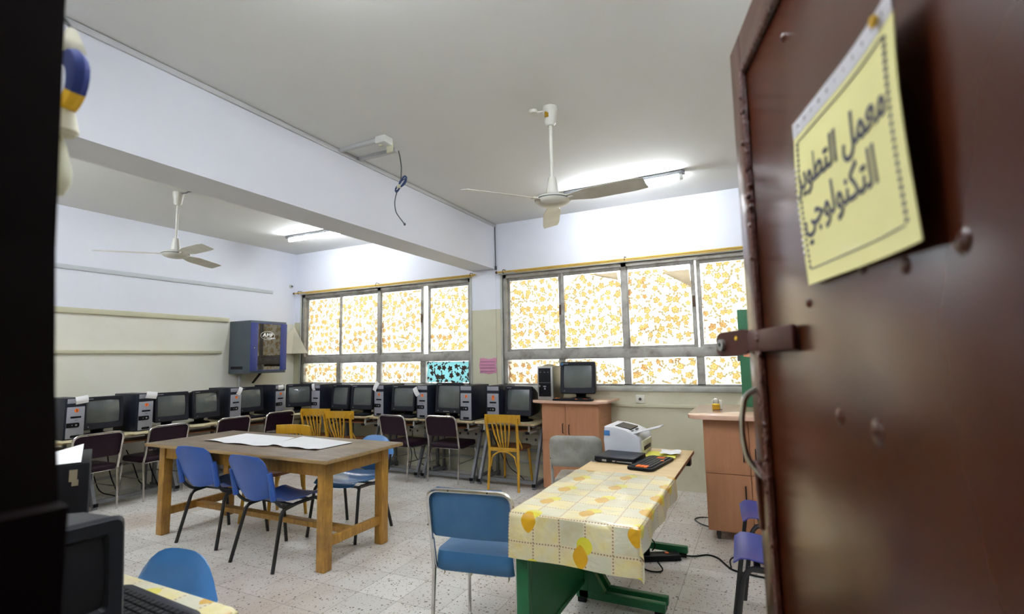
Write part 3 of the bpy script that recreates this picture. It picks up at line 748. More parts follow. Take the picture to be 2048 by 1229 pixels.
for k in range(4):
    B().box((-3.255, YB - .022, 1.262 + k * .04), (-3.045, YB - .0205, 1.266 + k * .04)).build('writing_line', 'inksoft', o, False)
# sockets
def socket(label, loc, rz, w_=.09, h_=.09, holes=1):
    t = thing('wall_socket', label, 'socket', loc, rz, 'wall sockets')
    B().box((-w_ / 2, -.016, -h_ / 2), (w_ / 2, 0, h_ / 2), .006).build('plate', 'socket', t)
    for i in range(holes):
        cx = (i - (holes - 1) / 2) * (w_ / holes)
        B().lathe([(.001, 0), (.014, 0), (.016, .004), (.014, .006), (.011, .003), (.001, .003)], T=Matrix.Translation((cx, -.0155, 0)) @ Matrix.Rotation(R(90), 4, 'X'), seg=16).build('outlet', 'greycable', t)
    return t
socket('single white wall socket under the near window between the two cabinets', (-1.235, YB, .948), 0, .10, .09)
socket('long three-way socket strip on window wall behind the last purple chair', (-3.45, YB, .47), 0, .36, .13, 3)
socket('long three-way socket strip on window wall behind the first purple back-row chair', (-4.25, YB, .47), 0, .36, .13, 3)
socket('long socket strip on window wall beside the yellow chair and salmon cabinet', (-2.50, YB, .44), 0, .36, .13, 3)
socket('three-way socket strip on left wall behind the nearest purple chair', (XL, 2.95, .45), R(90), .36, .13, 3)
for i, (x, y, lab) in enumerate(((-4.32, YB - .017, 'loop of black cables under the desk of the middle back-row tower'), (-2.95, YB - .017, 'loop of black cables behind the yellow chair on the right'))):
    o = B().tube(fillet([(x, y - .02, .47), (x + .05, y - .08, .35), (x + .12, y - .1, .12), (x + .3, y - .12, .03), (x + .45, y - .3, .01), (x + .2, y - .35, .01), (x + .1, y - .15, .2), (x - .1, y - .1, .5), (x - .05, y - .1, .68)], .08, 5), .005, 6).build('desk_cable', 'black', None)
    tag(o, lab, 'cable')
for i, (y, lab) in enumerate(((2.95, 'black cables hanging to the floor beside the nearest purple chair'), (3.35, 'black cables under the second left-row desk'))):
    o = B().tube(fillet([(XL + .03, y, .45), (XL + .08, y + .05, .30), (XL + .15, y + .1, .05), (XL + .3, y + .2, .01), (XL + .45, y + .15, .02), (XL + .3, y + .12, .25), (XL + .2, y + .1, .67)], .08, 5), .006, 6).build('desk_cable', 'black', None)
    tag(o, lab, 'cable')

# ================================================================== computer desks
DZT = .705
def make_desk(label, loc, rz):
    t = thing('computer_desk', label, 'desk', loc, rz, 'computer desks along the walls')
    W, D = .755, .56
    top = B().box((-W / 2, 0, DZT - .02), (W / 2, D, DZT), .004).build('desk_top', 'desktop2', t)
    B().box((-W / 2 + .001, -.004, DZT - .022), (W / 2 - .001, .003, DZT - .001), .002).build('edge_strip', 'paleedge', top)
    for s_ in (-1, 1):
        x = s_ * (W / 2 - .035)
        f = B()
        f.bar((x, .02, .045), (x, D - .04, .045), .035, .03)                # foot
        f.bar((x, .05, .05), (x, .31, DZT - .03), .03, .04, up=(0, 1, 0))    # slanted post
        f.bar((x, D - .08, .05), (x, D - .08, DZT - .03), .03, .03)
        f.bar((x, .03, DZT - .035), (x, D - .03, DZT - .035), .03, .025)
        f.box((x - .02, .02, 0), (x + .02, .05, .04)).box((x - .02, D - .08, 0), (x + .02, D - .05, .04))
        fo = f.build('side_frame', 'greysteel', t, False)
        B().box((x - .019, .005, .03), (x + .019, .021, .062)).build('end_cap', 'black', fo, False)
        h = B().box((x - s_ * .06 - .008, .05, DZT - .10), (x - s_ * .06 + .008, .07, DZT - .02)).box((x - s_ * .06 - .02, .02, DZT - .115), (x - s_ * .06 + .02, .30, DZT - .095)).build('tray_runner', 'white', t, False)
        B().box((x - s_ * .06 - .022, .005, DZT - .118), (x - s_ * .06 + .022, .022, DZT - .092)).build('runner_cap', 'black', h, False)
    B().bar((-W / 2 + .03, .09, .06), (W / 2 - .03, .09, .06), .03, .035).build('crossbar', 'greysteel', t, False)
    B().bar((-W / 2 + .03, D - .08, .33), (W / 2 - .03, D - .08, .33), .02, .03).build('crossbar', 'greysteel', t, False)
    B().box((-W / 2 + .13, .04, DZT - .095), (W / 2 - .13, .34, DZT - .08), .003).build('keyboard_tray', 'brownedge', t)
    return t
BD = YB - .58 + .0
dk = make_desk('rightmost computer desk of the back row, next to the salmon cabinet', (-2.64, BD, 0), 0)
for x, lab in ((-3.425, 'back-row computer desk behind the last purple chair, carrying the wide monitor'), (-4.21, 'back-row computer desk under the tilted note on the tower above blue chair'),
               (-4.995, 'back-row computer desk in front of the pair of yellow chairs'), (-5.70, 'leftmost back-row computer desk, in the room corner')):
    dup(dk, lab, (x if x > -5.6 else -5.775, BD, 0), 0)
LX = XL + .70
for y, lab in ((4.68, 'fourth left-row computer desk from the doorway, below the network cabinet'), (3.90, 'third left-row computer desk from the doorway'), (3.12 - .0, 'second left-row computer desk from the doorway'),
               (2.34, 'first left-row computer desk from the doorway, beside the door frame')):
    dup(dk, lab, (LX, y, 0), R(90))

# ================================================================== computer towers
def make_tower(label, loc, rz, num):
    t = thing('computer_tower', label, 'computer', loc, rz, 'black and silver computer towers')
    W, H, D = .168, .405, .42
    B().box((-W / 2, .012, 0), (W / 2, D, H), .004).build('case', 'case', t)
    fp = B().box((-W / 2 - .001, 0, .004), (W / 2 + .001, .014, H), .005).build('front_panel', 'case', t)
    B().box((-W / 2 + .018, -.006, .012), (W / 2 - .004, .002, .318), .003).build('silver_fascia', 'silverface', fp)
    B().box((-W / 2 + .018, -.005, .352), (W / 2 - .004, .002, .398), .003).build('drive_flap', 'silverface', fp)
    B().box((-.035, -.0075, .208), (.052, -.005, .226), .002).build('floppy_slot', 'black', fp)
    B().prism([(-.066, 0), (.03, 0), (.04, .01), (.04, .036), (.03, .046), (-.066, .046)], 0, .006, T=Matrix.Translation((0, -.005, .118)) @ Matrix.Rotation(R(90), 4, 'X')).build('port_panel', 'black', fp, False)
    B().lathe([(.001, 0), (.009, 0), (.008, .004), (.001, .005)], T=Matrix.Translation((.012, -.011, .141)) @ Matrix.Rotation(R(90), 4, 'X'), seg=12).lathe([(.001, 0), (.005, 0), (.004, .003), (.001, .004)], T=Matrix.Translation((-.02, -.011, .141)) @ Matrix.Rotation(R(90), 4, 'X'), seg=10).build('power_button', 'silver', fp)
    B().prism([(-.03, .004), (-.024, -.003), (.044, -.003), (.05, .004), (.05, .014), (.044, .021), (-.024, .021), (-.03, .014)], 0, .003, T=Matrix.Translation((0, -.005, .022)) @ Matrix.Rotation(R(90), 4, 'X')).build('vent_slot', 'black', fp, False)
    B().box((.0, -.0065, .186), (.026, -.0055, .190)).build('maker_mark', 'inksoft', fp, False)
    st = B().lathe([(.001, 0), (.019, 0), (.019, .001), (.001, .001)], T=Matrix.Translation((.012, -.006, .282)) @ Matrix.Rotation(R(90), 4, 'X'), seg=18).build('sticker', 'orange', fp)
    return t, fp
def set_num(root, fp, s):
    text_obj('sticker_number', s, .036, 'ink', fp, (.012, -.0078, .281), (R(90), 0, 0), bold=.0008, extrude=.0002)
tw, fp = make_tower('computer tower with orange sticker 1, partly behind the dark door frame', (-6.12, 2.605, DZT), R(90), '1')
specs = [((-6.12, 3.24, DZT), R(92), '\u0662', 'tower left of the second wall monitor, white note flopping over its top corner'),
         ((-6.12, 4.30, DZT), R(90), '\u0663', 'tower below the left edge of the network cabinet, note hanging crooked'),
         ((-6.12, 4.97, DZT), R(90), '\u0664', 'tower under the network cabinet with a squarish note on its front'),
         ((-5.60, 5.13, DZT), R(2), '', 'narrow-looking corner tower behind the first yellow chair, no orange sticker visible'),
         ((-4.49, 5.15, DZT), 0, '\u0665', 'back-row tower with orange sticker directly behind the first purple back-row chair'),
         ((-3.79, 5.13, DZT), 0, '\u0666', 'back-row tower with a white note tilted over its left edge and orange sticker'),
         ((-3.155, 5.12, DZT), 0, '\u0668', 'back-row tower without a note, right of the widest monitor'),
         ((-2.80, 5.13, DZT), 0, '\u0669', 'back-row tower behind the yellow chair, two small orange stickers')]
towers = [(tw, '\u0661')]
for loc, rz, num, lab in specs:
    c = dup(tw, lab, loc, rz); towers.append((c, num))
for c, num in towers:
    fpc = [q for q in c.children if q.name.startswith('front_panel')][0]
    stk = [q for q in fpc.children if q.name.startswith('sticker')][0]
    if num: set_num(c, fpc, num)
    else: bpy.data.objects.remove(stk)
fpc = [q for q in towers[-1][0].children if q.name.startswith('front_panel')][0]
B().box((-.006, -.007, .245), (.028, -.006, .268)).build('sticker', 'orange', fpc, False)

# loose white notes on towers: (tower index, x, z, w, h, roll, sag)
notes = ((0, .045, .385, .105, .075, -8, 'white note folded over the top right of tower with sticker 1'),
         (1, .05, .385, .115, .075, 8, 'white note draped over the top right corner of the second tower'),
         (2, .045, .36, .055, .10, 24, 'narrow white note hanging crooked on the tower left of network cabinet bottom'),
         (3, -.0, .372, .085, .062, -3, 'square white note on the front of the tower under the network cabinet'),
         (4, -.02, .37, .05, .095, -12, 'small white note on the corner tower behind the yellow chairs'),
         (5, -.03, .385, .06, .13, 32, 'tilted white note at the top of tower in front of the third lower pane'),
         (6, -.07, .33, .065, .11, -28, 'tilted white note over the left edge of tower beside the widest monitor'))
for i, x, z, w_, h_, rl, lab in notes:
    r_ = towers[i][0]
    Mx = Matrix.Translation(r_.location) @ Matrix.Rotation(r_.rotation_euler.z, 4, 'Z') @ Matrix.Translation((x, -.012, z)) @ Matrix.Rotation(R(rl), 4, 'Y')
    b = B().grid(lambda u, v: ((u - .5) * w_, -.012 * math.sin(v * PI * .9) + (-.002), (v - .5) * h_), 5, 8, .0007)
    o = b.build('paper_note', 'paper', None); o.matrix_world = Mx; tag(o, lab, 'paper note', 'white notes on the computer towers')

# ================================================================== CRT monitors
def make_monitor(label, loc, rz, W=.365, H=.335, m='monitor', cat_group='black CRT monitors', boxy=False, scr='screen'):
    t = thing('crt_monitor', label, 'monitor', loc, rz, cat_group)
    zb = .055
    # stand
    B().lathe([(.001, 0), (.115, 0), (.118, .006), (.10, .016), (.06, .022), (.055, .03), (.001, .03)], (0, .13, 0), 28).lathe([(.05, .02), (.055, .05), (.08, .07), (.001, .07)], (0, .14, 0), 20).build('stand', 'black', t)
    def ring(y, w, z0, z1, rd=.02):
        pts = [(-w / 2, y, z0), (w / 2, y, z0), (w / 2, y, z1), (-w / 2, y, z1)]
        return fillet(pts, rd, 4, closed=True)
    z0, z1 = zb, zb + H
    bd = B().loft([ring(.03, W - .012, z0 + .006, z1 - .006, .03), ring(.10, W - .02, z0 + .008, z1 - .012, .035), ring(.15, W - .05, z0 + .012, z1 - .02, .05),
                   ring(.25, W - .11, z0 + .02, z1 - .05, .05), ring(.345, W - .17, z0 + .04, z1 - .10, .04), ring(.355, W - .19, z0 + .05, z1 - .11, .03)])
    if boxy:
        bd.bm.free(); bd = B()
        bd.loft([ring(.03, W - .004, z0 + .004, z1 - .002, .03), ring(.06, W - .004, z0 + .004, z1, .03), ring(.16, W - .02, z0 + .01, z1 + .004, .03),
                 ring(.26, W - .07, z0 + .02, z1 + .0, .03), ring(.34, W - .14, z0 + .03, z1 - .008, .03), ring(.385, W - .20, z0 + .05, z1 - .02, .03), ring(.395, W - .22, z0 + .06, z1 - .03, .03)])
    bo = bd.build('housing', m, t, ang=50)
    # bezel frame with opening
    bw, bt, bb = .034, .036, .060
    def rect(y, x0, x1, za, zb_, rd): return fillet([(x0, y, za), (x1, y, za), (x1, y, zb_), (x0, y, zb_)], rd, 4, closed=True)
    fr = B()
    rings = [rect(.04, -W / 2 + .003, W / 2 - .003, z0 + .003, z1 - .003, .022), rect(.012, -W / 2, W / 2, z0, z1, .022), rect(0, -W / 2 + .008, W / 2 - .008, z0 + .008, z1 - .008, .02),
             rect(.002, -W / 2 + bw, W / 2 - bw, z0 + bb, z1 - bt, .012), rect(.018, -W / 2 + bw + .008, W / 2 - bw - .008, z0 + bb + .008, z1 - bt - .008, .01)]
    fr.loft(rings, cap=False)
    fo = fr.build('bezel', m, t, ang=50)
    x0, x1, za, zb2 = -W / 2 + bw + .004, W / 2 - bw - .004, z0 + bb + .004, z1 - bt - .004
    B().grid(lambda u, v: (x0 + (x1 - x0) * u, .017 - .016 * (1 - (2 * u - 1) ** 2) * .5 - .014 * (1 - (2 * v - 1) ** 2) * .5, za + (zb2 - za) * v), 12, 10).build('screen', scr, t)
    so = [q for q in t.children if q.name.startswith('screen')][0]
    piv = Vector((0, .14, .07)); Rx = Matrix.Rotation(R(-5), 3, 'X')
    for q in (bo, fo, so): q.rotation_euler = (R(-5), 0, 0); q.location = piv - Rx @ piv
    B().box((-W / 2 + .03, -.001, z1 - .025), (-W / 2 + .09, .001, z1 - .019)).build('maker_mark', 'silverface', fo, False)
    k = B()
    k.lathe([(.001, 0), (.006, 0), (.005, .004), (.001, .004)], T=Matrix.Translation((-W / 2 + .05, .002, z0 + .03)) @ Matrix.Rotation(R(90), 4, 'X'), seg=10)
    k.build('power_button', 'silver', fo)
    return t
mo = make_monitor('CRT monitor right of the tower with sticker 1, reflecting the tube light', (-6.20, 2.895, DZT), R(88))
mspec = [((-6.14, 3.545, DZT), R(84), 'CRT monitor right of the second wall tower, turned slightly to the doorway'),
         ((-6.12, 3.945, DZT), R(97), 'third CRT monitor along the left wall, beside another monitor, turned to window'),
         ((-6.20, 4.60, DZT), R(88), 'CRT monitor below network cabinet between two towers'),
         ((-6.14, 5.33, DZT), R(58), 'CRT monitor in the room corner below the triangular cover'),
         ((-5.27, 5.24, DZT), R(-6), 'CRT monitor right of the narrow corner tower, behind the yellow chairs'),
         ((-4.87, 5.24, DZT), R(6), 'CRT monitor just left of the tower behind the first purple back-row chair'),
         ((-4.175, 5.24, DZT), R(4), 'CRT monitor between the two back-row towers that carry tilted notes'),
         ((-2.52, 5.20, DZT), R(-6), 'CRT monitor at the right end of the back row behind yellow chair')]
for loc, rz, lab in mspec: dup(mo, lab, loc, rz)
m9 = make_monitor('largest flat-faced CRT monitor of the back row, row of buttons below screen', (-3.465, 5.21, DZT), 0, .385, .37)
bz = [q for q in m9.children if q.name.startswith('bezel')][0]
k = B()
for i in range(4): k.box((-.06 + i * .022, -.004, .072), (-.046 + i * .022, .001, .080))
k.lathe([(.001, 0), (.009, 0), (.008, .005), (.001, .005)], T=Matrix.Translation((.1, .002, .078)) @ Matrix.Rotation(R(90), 4, 'X'), seg=12)
k.build('button_row', 'silver', bz)

# keyboards
def make_keyboard(label, loc, rz, m='black', keys='monitor', hot=False, group='keyboards', W=.44, D=.15):
    t = thing('keyboard', label, 'keyboard', loc, rz, group)
    B().prism(fillet2([(-W / 2, 0), (W / 2, 0), (W / 2, D), (-W / 2, D)], .03), 0, .018, bev=.005).build('keyboard_body', m, t)
    k = B(); kk = B(); n = 0
    for r_ in range(5):
        nk = 15
        for i in range(nk):
            x = -W / 2 + .025 + i * (W - .05) / nk
            y = .018 + r_ * (D - .04) / 5
            q = kk if (hot and (i in (0, 1) and r_ in (1, 2, 3) or (r_ in (1, 2) and i in (12, 13)) or (i in (9,) and r_ == 0))) else k
            q.box((x, y, .017), (x + (W - .05) / nk - .004, y + (D - .04) / 5 - .004, .024), .0015, 1); n += q is kk
    k.build('keys', keys, t)
    if n: kk.build('orange_keys', 'orange', t)
    else: kk.bm.free()
    return t
def fillet2(pts, r):
    return [(p.x, p.y) for p in fillet([(x, y, 0) for x, y in pts], r, 4, closed=True)]
kb = make_keyboard('black keyboard on the desk below the first back-row tower with tilted note', (-4.15, 5.105, DZT), 0)
for loc, rz, lab in (((-5.99, 4.63, DZT), R(90), 'dark keyboard on the left-row desk in front of the monitor below network cabinet'), ((-4.90, 5.105, DZT), 0, 'dark keyboard behind the second yellow chair on the back-row desk'),
                     ((-5.985, 5.16, DZT), R(75), 'dark keyboard in the corner, in front of the corner monitor')):
    dup(kb, lab, loc, rz)

# papers and folders lying on the desks
def sheet(name, label, cat, m, x, y, z, w_, d_, rz, amp=.004, group=None, nu=8):
    ph = random.random() * 6
    def f(u, v):
        return ((u - .5) * w_ + .006 * math.sin(5 * v + ph), (v - .5) * d_ + .006 * math.sin(6 * u + ph), .0012 + abs(amp * math.sin(4 * u + ph) * math.sin(3 * v + 1)))
    o = B().grid(f, nu, nu, .0008).build(name, m, None); o.location = (x, y, z); o.rotation_euler = (0, 0, rz)
    return tag(o, label, cat, group)
pp = [(-5.99, 3.72, .16, .24, 80, 'cream paper sheet hanging at the desk edge below the third wall monitor'),
      (-5.99, 3.1, .18, .24, 100, 'cream paper on the desk between the first monitor and second tower'),
      (-5.99, 2.50, .14, .2, 85, 'cream paper on the desk edge below tower with sticker 1'),
      (-4.62, 5.17, .10, .24, 15, 'cream paper left of the first purple back-row chair'),
      (-3.62, 5.15, .12, .1, 5, 'cream paper in front of the largest flat-faced monitor'),
      (-4.0, 5.2, .08, .22, -40, 'cream paper slanting beside the tower with the tilted note'),
      (-5.85, 5.0, .22, .16, 20, 'cream paper on the corner desk by the first yellow chair'),
      (-2.75, 5.11, .1, .03, 10, 'crumpled cream paper left of the yellow chair on the right'),
      (-2.36, 5.15, .18, .09, 8, 'cream paper on the rightmost back-row desk by the cabinet'),
      (-5.97, 4.05, .10, .2, 70, 'cream paper at desk edge left of the third purple chair')]
for x, y, w_, d_, a, lab in pp: sheet('paper_sheet', lab, 'paper', 'creampaper', x, y, DZT, w_, d_, R(a), group='papers on the computer desks')

# ================================================================== chairs
def make_padded_chair(label, loc, rz, vin='vinyl', group=None, Wd=.42, back_top=.765, cushion=.045, seat_depth=.40, pad_above=True, wrap=False, stretch=True):
    """sitter looks to local +y; rear legs at y=0"""
    t = thing('padded_chair', label, 'chair', loc, rz, group)
    hw = Wd / 2; r = .011
    zt = back_top
    # inverted U back frame leaning backwards, ending at the seat
    pts = fillet([(-hw, .03, .40), (-hw, -.05, zt - .0), (hw, -.05, zt), (hw, .03, .40)], .065, 6)
    B().tube(pts, r, 8).build('back_frame', 'chrome', t)
    for s_ in (-1, 1):
        B().tube([(s_ * hw, .03, .41), (s_ * hw, .0, 0)], [r, r * .9], 8).build('leg', 'chrome', t)
        xx_ = s_ * (hw - .02)
        B().tube(fillet([(s_ * (hw - .006), .0, .55), (s_ * (hw - .006), .035, .40), (s_ * (hw - .015), .09, .385), (xx_, seat_depth - .02, .385), (xx_, seat_depth + .03, .36), (xx_ + s_ * .01, seat_depth + .06, 0)], .05, 5), r * .9, 8).build('leg', 'chrome', t)
    B().tube([(-hw + .02, .12, .375), (hw - .02, .12, .375)], .008, 6).build('stretcher', 'chrome', t)
    B().tube([(-hw + .02, seat_depth - .08, .375), (hw - .02, seat_depth - .08, .375)], .008, 6).build('stretcher', 'chrome', t)
    for s_ in (-1, 1):
        if stretch: B().tube([(s_ * (hw - .01), .03, .22), (s_ * (hw - .03), seat_depth + .045, .22)], .006, 6).build('stretcher', 'chrome', t)
    # cushion
    st = B(); ring = lambda s_, z: [Vector((x * s_, .02 + (y - .02) * s_ + (1 - s_) * .2, z)) for x, y in fillet2([(-hw + .005, .02), (hw - .005, .02), (hw - .005, seat_depth + .04), (-hw + .005, seat_depth + .04)], .05)]
    st.loft([ring(.96, .392), ring(1, .40), ring(1, .40 + cushion * .6), ring(.97, .40 + cushion), ring(.8, .407 + cushion), ring(.4, .412 + cushion)])
    st.build('seat', vin, t, ang=60)
    # back pad, gently curved, in front of the tube frame
    bk = B(); zb = zt - .235
    def pad(u, v, off):
        z = zb + (zt + (.012 if pad_above else -.008) - zb) * v; lean = .03 - .08 * (z - .40) / (zt - .40)
        wv = hw + .004 if v < .8 else hw + .004 - .055 * ((v - .8) / .2) ** 2.2
        if v < .12: wv -= .02 * (1 - v / .12) ** 2
        x = (2 * u - 1) * wv
        return Vector((x, lean + off - (.022 if wrap else 0) - .012 * (1 - (2 * u - 1) ** 2), z))
    nu, nv = 12, 10
    edge_f = lambda u, v: min(1, 6 * min(u, 1 - u)) ** .5 * min(1, 6 * min(v, 1 - v)) ** .5
    bk.grid(lambda u, v: pad(u, v, .012 + .030 * edge_f(u, v)), nu, nv)
    bk.grid(lambda u, v: pad(1 - u, v, .012 - (.02 if wrap else .004) * edge_f(u, v)), nu, nv)
    bmesh.ops.remove_doubles(bk.bm, verts=bk.bm.verts, dist=.0015)
    bk.build('backrest', vin, t, ang=70)
    sc_ = B()
    for x, z in ((-.1, zt - .0), (.1, zt), ):
        sc_.lathe([(.001, 0), (.004, 0), (.003, .002), (.001, .002)], T=Matrix.Translation((x, -.061, z)) @ Matrix.Rotation(R(90), 4, 'X'), seg=8)
    for s_ in (-1, 1): sc_.lathe([(.001, 0), (.004, 0), (.003, .002), (.001, .002)], T=Matrix.Translation((s_ * hw, -.04, zt - .17)) @ Matrix.Rotation(R(90), 4, 'X'), seg=8)
    sc_.build('screws', 'black', t)
    return t
pc = make_padded_chair('dark purple padded chair nearest the doorway, back to the room, left wall row', (-5.87, 2.69, 0), R(91), group='dark purple padded chairs')
dup(pc, 'dark purple padded chair, second along the left wall, seat edge seen behind blue chair', (-5.90, 3.36, 0), R(93))
dup(pc, 'dark purple padded chair, third along the left wall, behind the big table left end', (-5.87, 4.10, 0), R(90))
dup(pc, 'dark purple padded chair, fourth along the left wall, below the network cabinet', (-5.87, 4.76, 0), R(88))
dup(pc, 'dark purple padded chair at the back row, partly behind the light blue chair', (-4.03, 4.90, 0), R(-6))
dup(pc, 'dark purple padded chair at the back row, left of the yellow slatted chair', (-3.40, 5.0, 0), R(0))
bc = make_padded_chair('worn blue padded chair with chrome frame, foreground beside the patterned tablecloth', (-1.30, 2.16, 0), R(9), 'bluevinyl', None, .43, .795, .085, .40, True, stretch=False)
dr = B()
for x, y, L_ in ((-.17, .02, .03), (-.02, .0, .015), (.16, .03, .04), (.1, .01, .012)):
    dr.tube([(x, y + .03, .40), (x + .004, y + .028, .395 - L_ * .6), (x - .003, y + .03, .395 - L_)], [.006, .004, .002], 6)
dr.build('torn_padding', 'creampaper', bc)
make_padded_chair('dusty grey padded chair with chrome legs left of the printer desk', (-1.36, 3.86, 0), R(12), 'greyvinyl', None, .40, .80, .05, .38, True, wrap=True, stretch=False)

def make_wood_chair(label, loc, rz):
    t = thing('slatted_wooden_chair', label, 'chair', loc, rz, 'varnished yellow wooden chairs')
    hw = .18; zt = .80
    for s_ in (-1, 1):
        B().tube(fillet([(s_ * hw, .0, 0), (s_ * (hw - .015), .04, .42), (s_ * (hw + .005), -.04, zt - .02)], .2, 5), [.014] + [.017] * 6 + [.014], 8).build('leg', 'ochre', t)
        B().tube([(s_ * (hw - .03), .38, .41), (s_ * (hw - .01), .43, 0)], [.018, .013], 8).build('leg', 'ochre', t)
        B().tube(fillet([(s_ * (hw - .0), .01, .56), (s_ * (hw + .02), .07, .46), (s_ * (hw - .01), .12, .425)], .05, 5), .009, 6).build('brace', 'ochre', t)
    # curved top rail
    rl = B(); rw = hw + .035
    def rail(u, v):
        x = (2 * u - 1) * rw; return (x, -.052 + .05 * (2 * u - 1) ** 2, zt - .075 + .085 * v - .015 * (2 * u - 1) ** 2 * (1 - v) + .006 * math.cos((2 * u - 1) * 1.5))
    rl.grid(rail, 14, 4, .018); rl.build('top_rail', 'ochre', t)
    for i in range(5):
        a = (i - 2)
        B().tube([(a * .022, .035, .43), (a * .045, -.02, .62), (a * .052, -.05, zt - .06)], [.008, .011, .009], 6, sx=.6).build('slat', 'ochre', t)
    B().box((-hw + .01, .01, .415), (hw - .01, .045, .455), .008).build('seat_rail', 'ochre', t)
    sr = B(); outl = fillet2([(-hw - .005, .03), (hw + .005, .03), (hw + .02, .42), (-hw - .02, .42)], .11)
    sr.loft([[Vector((x, y, .418)) for x, y in outl], [Vector((x * 1.02, y, .43)) for x, y in outl], [Vector((x * 1.0, y, .445)) for x, y in outl], [Vector((x * .85, .22 + (y - .22) * .85, .440)) for x, y in outl]])
    sr.build('seat', 'seatwood', t)
    B().tube([(hw * -.88, .03, .25), (-.13, .02, .36), (-.06, .02, .408), (0, .02, .415), (.06, .02, .408), (.13, .02, .36), (hw * .88, .03, .25)], .009, 8).build('arch', 'ochre', t)
    return t
wc = make_wood_chair('yellow wooden slatted chair at the right of the back row, beside the salmon cabinet', (-2.585, 4.95, 0), R(3))
dup(wc, 'leftmost yellow wooden slatted chair, in the room corner', (-5.30, 4.86, 0), R(14))
dup(wc, 'yellow wooden slatted chair overlapping another just behind the big table', (-4.75, 4.72, 0), R(12))
dup(wc, 'yellow wooden chair tucked behind the big table with only its rail above', (-4.13, 3.52, 0), R(184))

def make_plastic_chair(label, loc, rz, m='blueplastic', arch=False, hw=.205, group=None):
    t = thing('plastic_chair', label, 'chair', loc, rz, group)
    zt = .745 if arch else .775
    # seat shell
    def seat(u, v):
        x = (2 * u - 1) * (hw + .005 - .015 * v); y = .03 + .39 * v
        z = .435 + .02 * (2 * u - 1) ** 2 - .018 * math.sin(PI * min(1, v * 1.1)) - .03 * max(0, (v - .85) / .15) ** 2 + .03 * max(0, .15 - v) / .15
        return (x, y, z)
    B().grid(seat, 12, 12, -.006).build('seat', m, t)
    def back(u, v):
        lean = -.015 - .10 * v; s_ = (2 * u - 1)
        z = .49 + (zt - .49) * v
        w_ = hw
        if arch:
            w_ = hw * (1 - .04 * v)
            z = .49 + (zt - .49 - .14 * abs(s_) ** 3.4) * v
        else:
            if v > .75: w_ = hw - .055 * ((v - .75) / .25) ** 2.5
            z += .010 * (1 - s_ * s_) * v
        if v < .35: w_ -= .05 * ((.35 - v) / .35) ** 2
        zlow = -.035 * (1 - s_ * s_) * (1 - v) ** 2
        return (s_ * w_, lean - .028 * (1 - s_ * s_) + .01, z + zlow)
    B().grid(back, 14, 16, .006).build('backrest', m, t)
    if not arch:
        for s_ in (-1, 1):
            B().tube([(s_ * (hw + .002), -.018, .475), (s_ * (hw + .004), -.035, .56), (s_ * (hw + .004), -.058, .665)], [.021, .02, .018], 8).build('sleeve', m, t)
    for s_ in (-1, 1):
        x = s_ * (hw + .002)
        B().tube(fillet([(x, -.045, .60), (x, -.012, .47), (x - s_ * .015, .06, .405), (x - s_ * .02, .14, .40), (x - s_ * .02, .36, .405)], .06, 5), .012, 8, sx=.8).build('side_tube', 'blacksteel', t)
        B().tube(fillet([(x - s_ * .03, .20, .40), (x - s_ * .012, .06, .385), (x + s_ * .025, -.03, 0)], .04, 4), .013, 8).build('leg', 'blacksteel', t)
        B().tube(fillet([(x - s_ * .03, .18, .40), (x - s_ * .008, .35, .415), (x + s_ * .012, .385, .37), (x + s_ * .03, .44, 0)], .05, 5), .013, 8).build('leg', 'blacksteel', t)
    for y in (.16, .32): B().bar((-hw + .02, y, .40), (hw - .02, y, .40), .03, .012).build('crossbar', 'blacksteel', t, False)
    return t
pl = make_plastic_chair('blue plastic chair on the left of two pushed under the big wooden table', (-4.07, 2.60, 0), R(3), group='blue plastic shell chairs')
dup(pl, 'blue plastic chair in front of the big wooden table, right one of the pair', (-3.285, 2.50, 0), R(-2))
pn = make_plastic_chair('dark blue plastic chair half hidden behind the brown door, farther one', (.24, 3.62, 0), R(95), 'navyplastic', group='dark blue plastic chairs by the door')
dup(pn, 'dark blue plastic chair half hidden behind the brown door, nearer one', (.23, 2.93, 0), R(92))
pa = make_plastic_chair('light blue round-backed plastic chair behind the big table, facing us', (-3.20, 3.53, 0), R(183), 'lightblueplastic', True, .215, 'light blue round-backed chairs')
dup(pa, 'light blue round-backed plastic chair in the bottom left foreground by the keyboard', (-1.935, 1.06, 0), R(186))

# ================================================================== big wooden table
t = thing('wooden_table', 'big worn wooden table with golden legs in the middle of the room', 'table', (-3.70, 2.93, 0))
tb = B().box((-1.05, -.40, .735), (1.05, .40, .762), .005).build('table_top', 'tabletop', t)
B().box((-1.052, -.403, .737), (1.052, -.398, .759), .001).box((1.048, -.402, .737), (1.053, .402, .759), .001).box((-1.053, -.402, .737), (-1.048, .402, .759), .001).build('edge', 'tableedge', tb)
lw = .075
for sx in (-1, 1):
    for sy in (-1, 1):
        cx, cy = sx * .93, sy * .29
        B().box((cx - lw / 2, cy - lw / 2, 0), (cx + lw / 2, cy + lw / 2, .735), .006).build('leg', 'legwood', t)
    B().box((sx * .93 - .018, -.26, .15), (sx * .93 + .018, .26, .215), .004).build('stretcher', 'legwood', t)
    B().box((sx * .93 - .014 + sx * .015, -.26, .63), (sx * .93 + .014 + sx * .015, .26, .735), .003).build('apron', 'legwood', t)
B().box((-.92, -.035, .16), (.92, .035, .20), .004).build('stretcher', 'legwood', t)
for sy in (-1, 1): B().box((-.90, sy * .30 - .014, .63), (.90, sy * .30 + .014, .735), .003).build('apron', 'legwood', t)
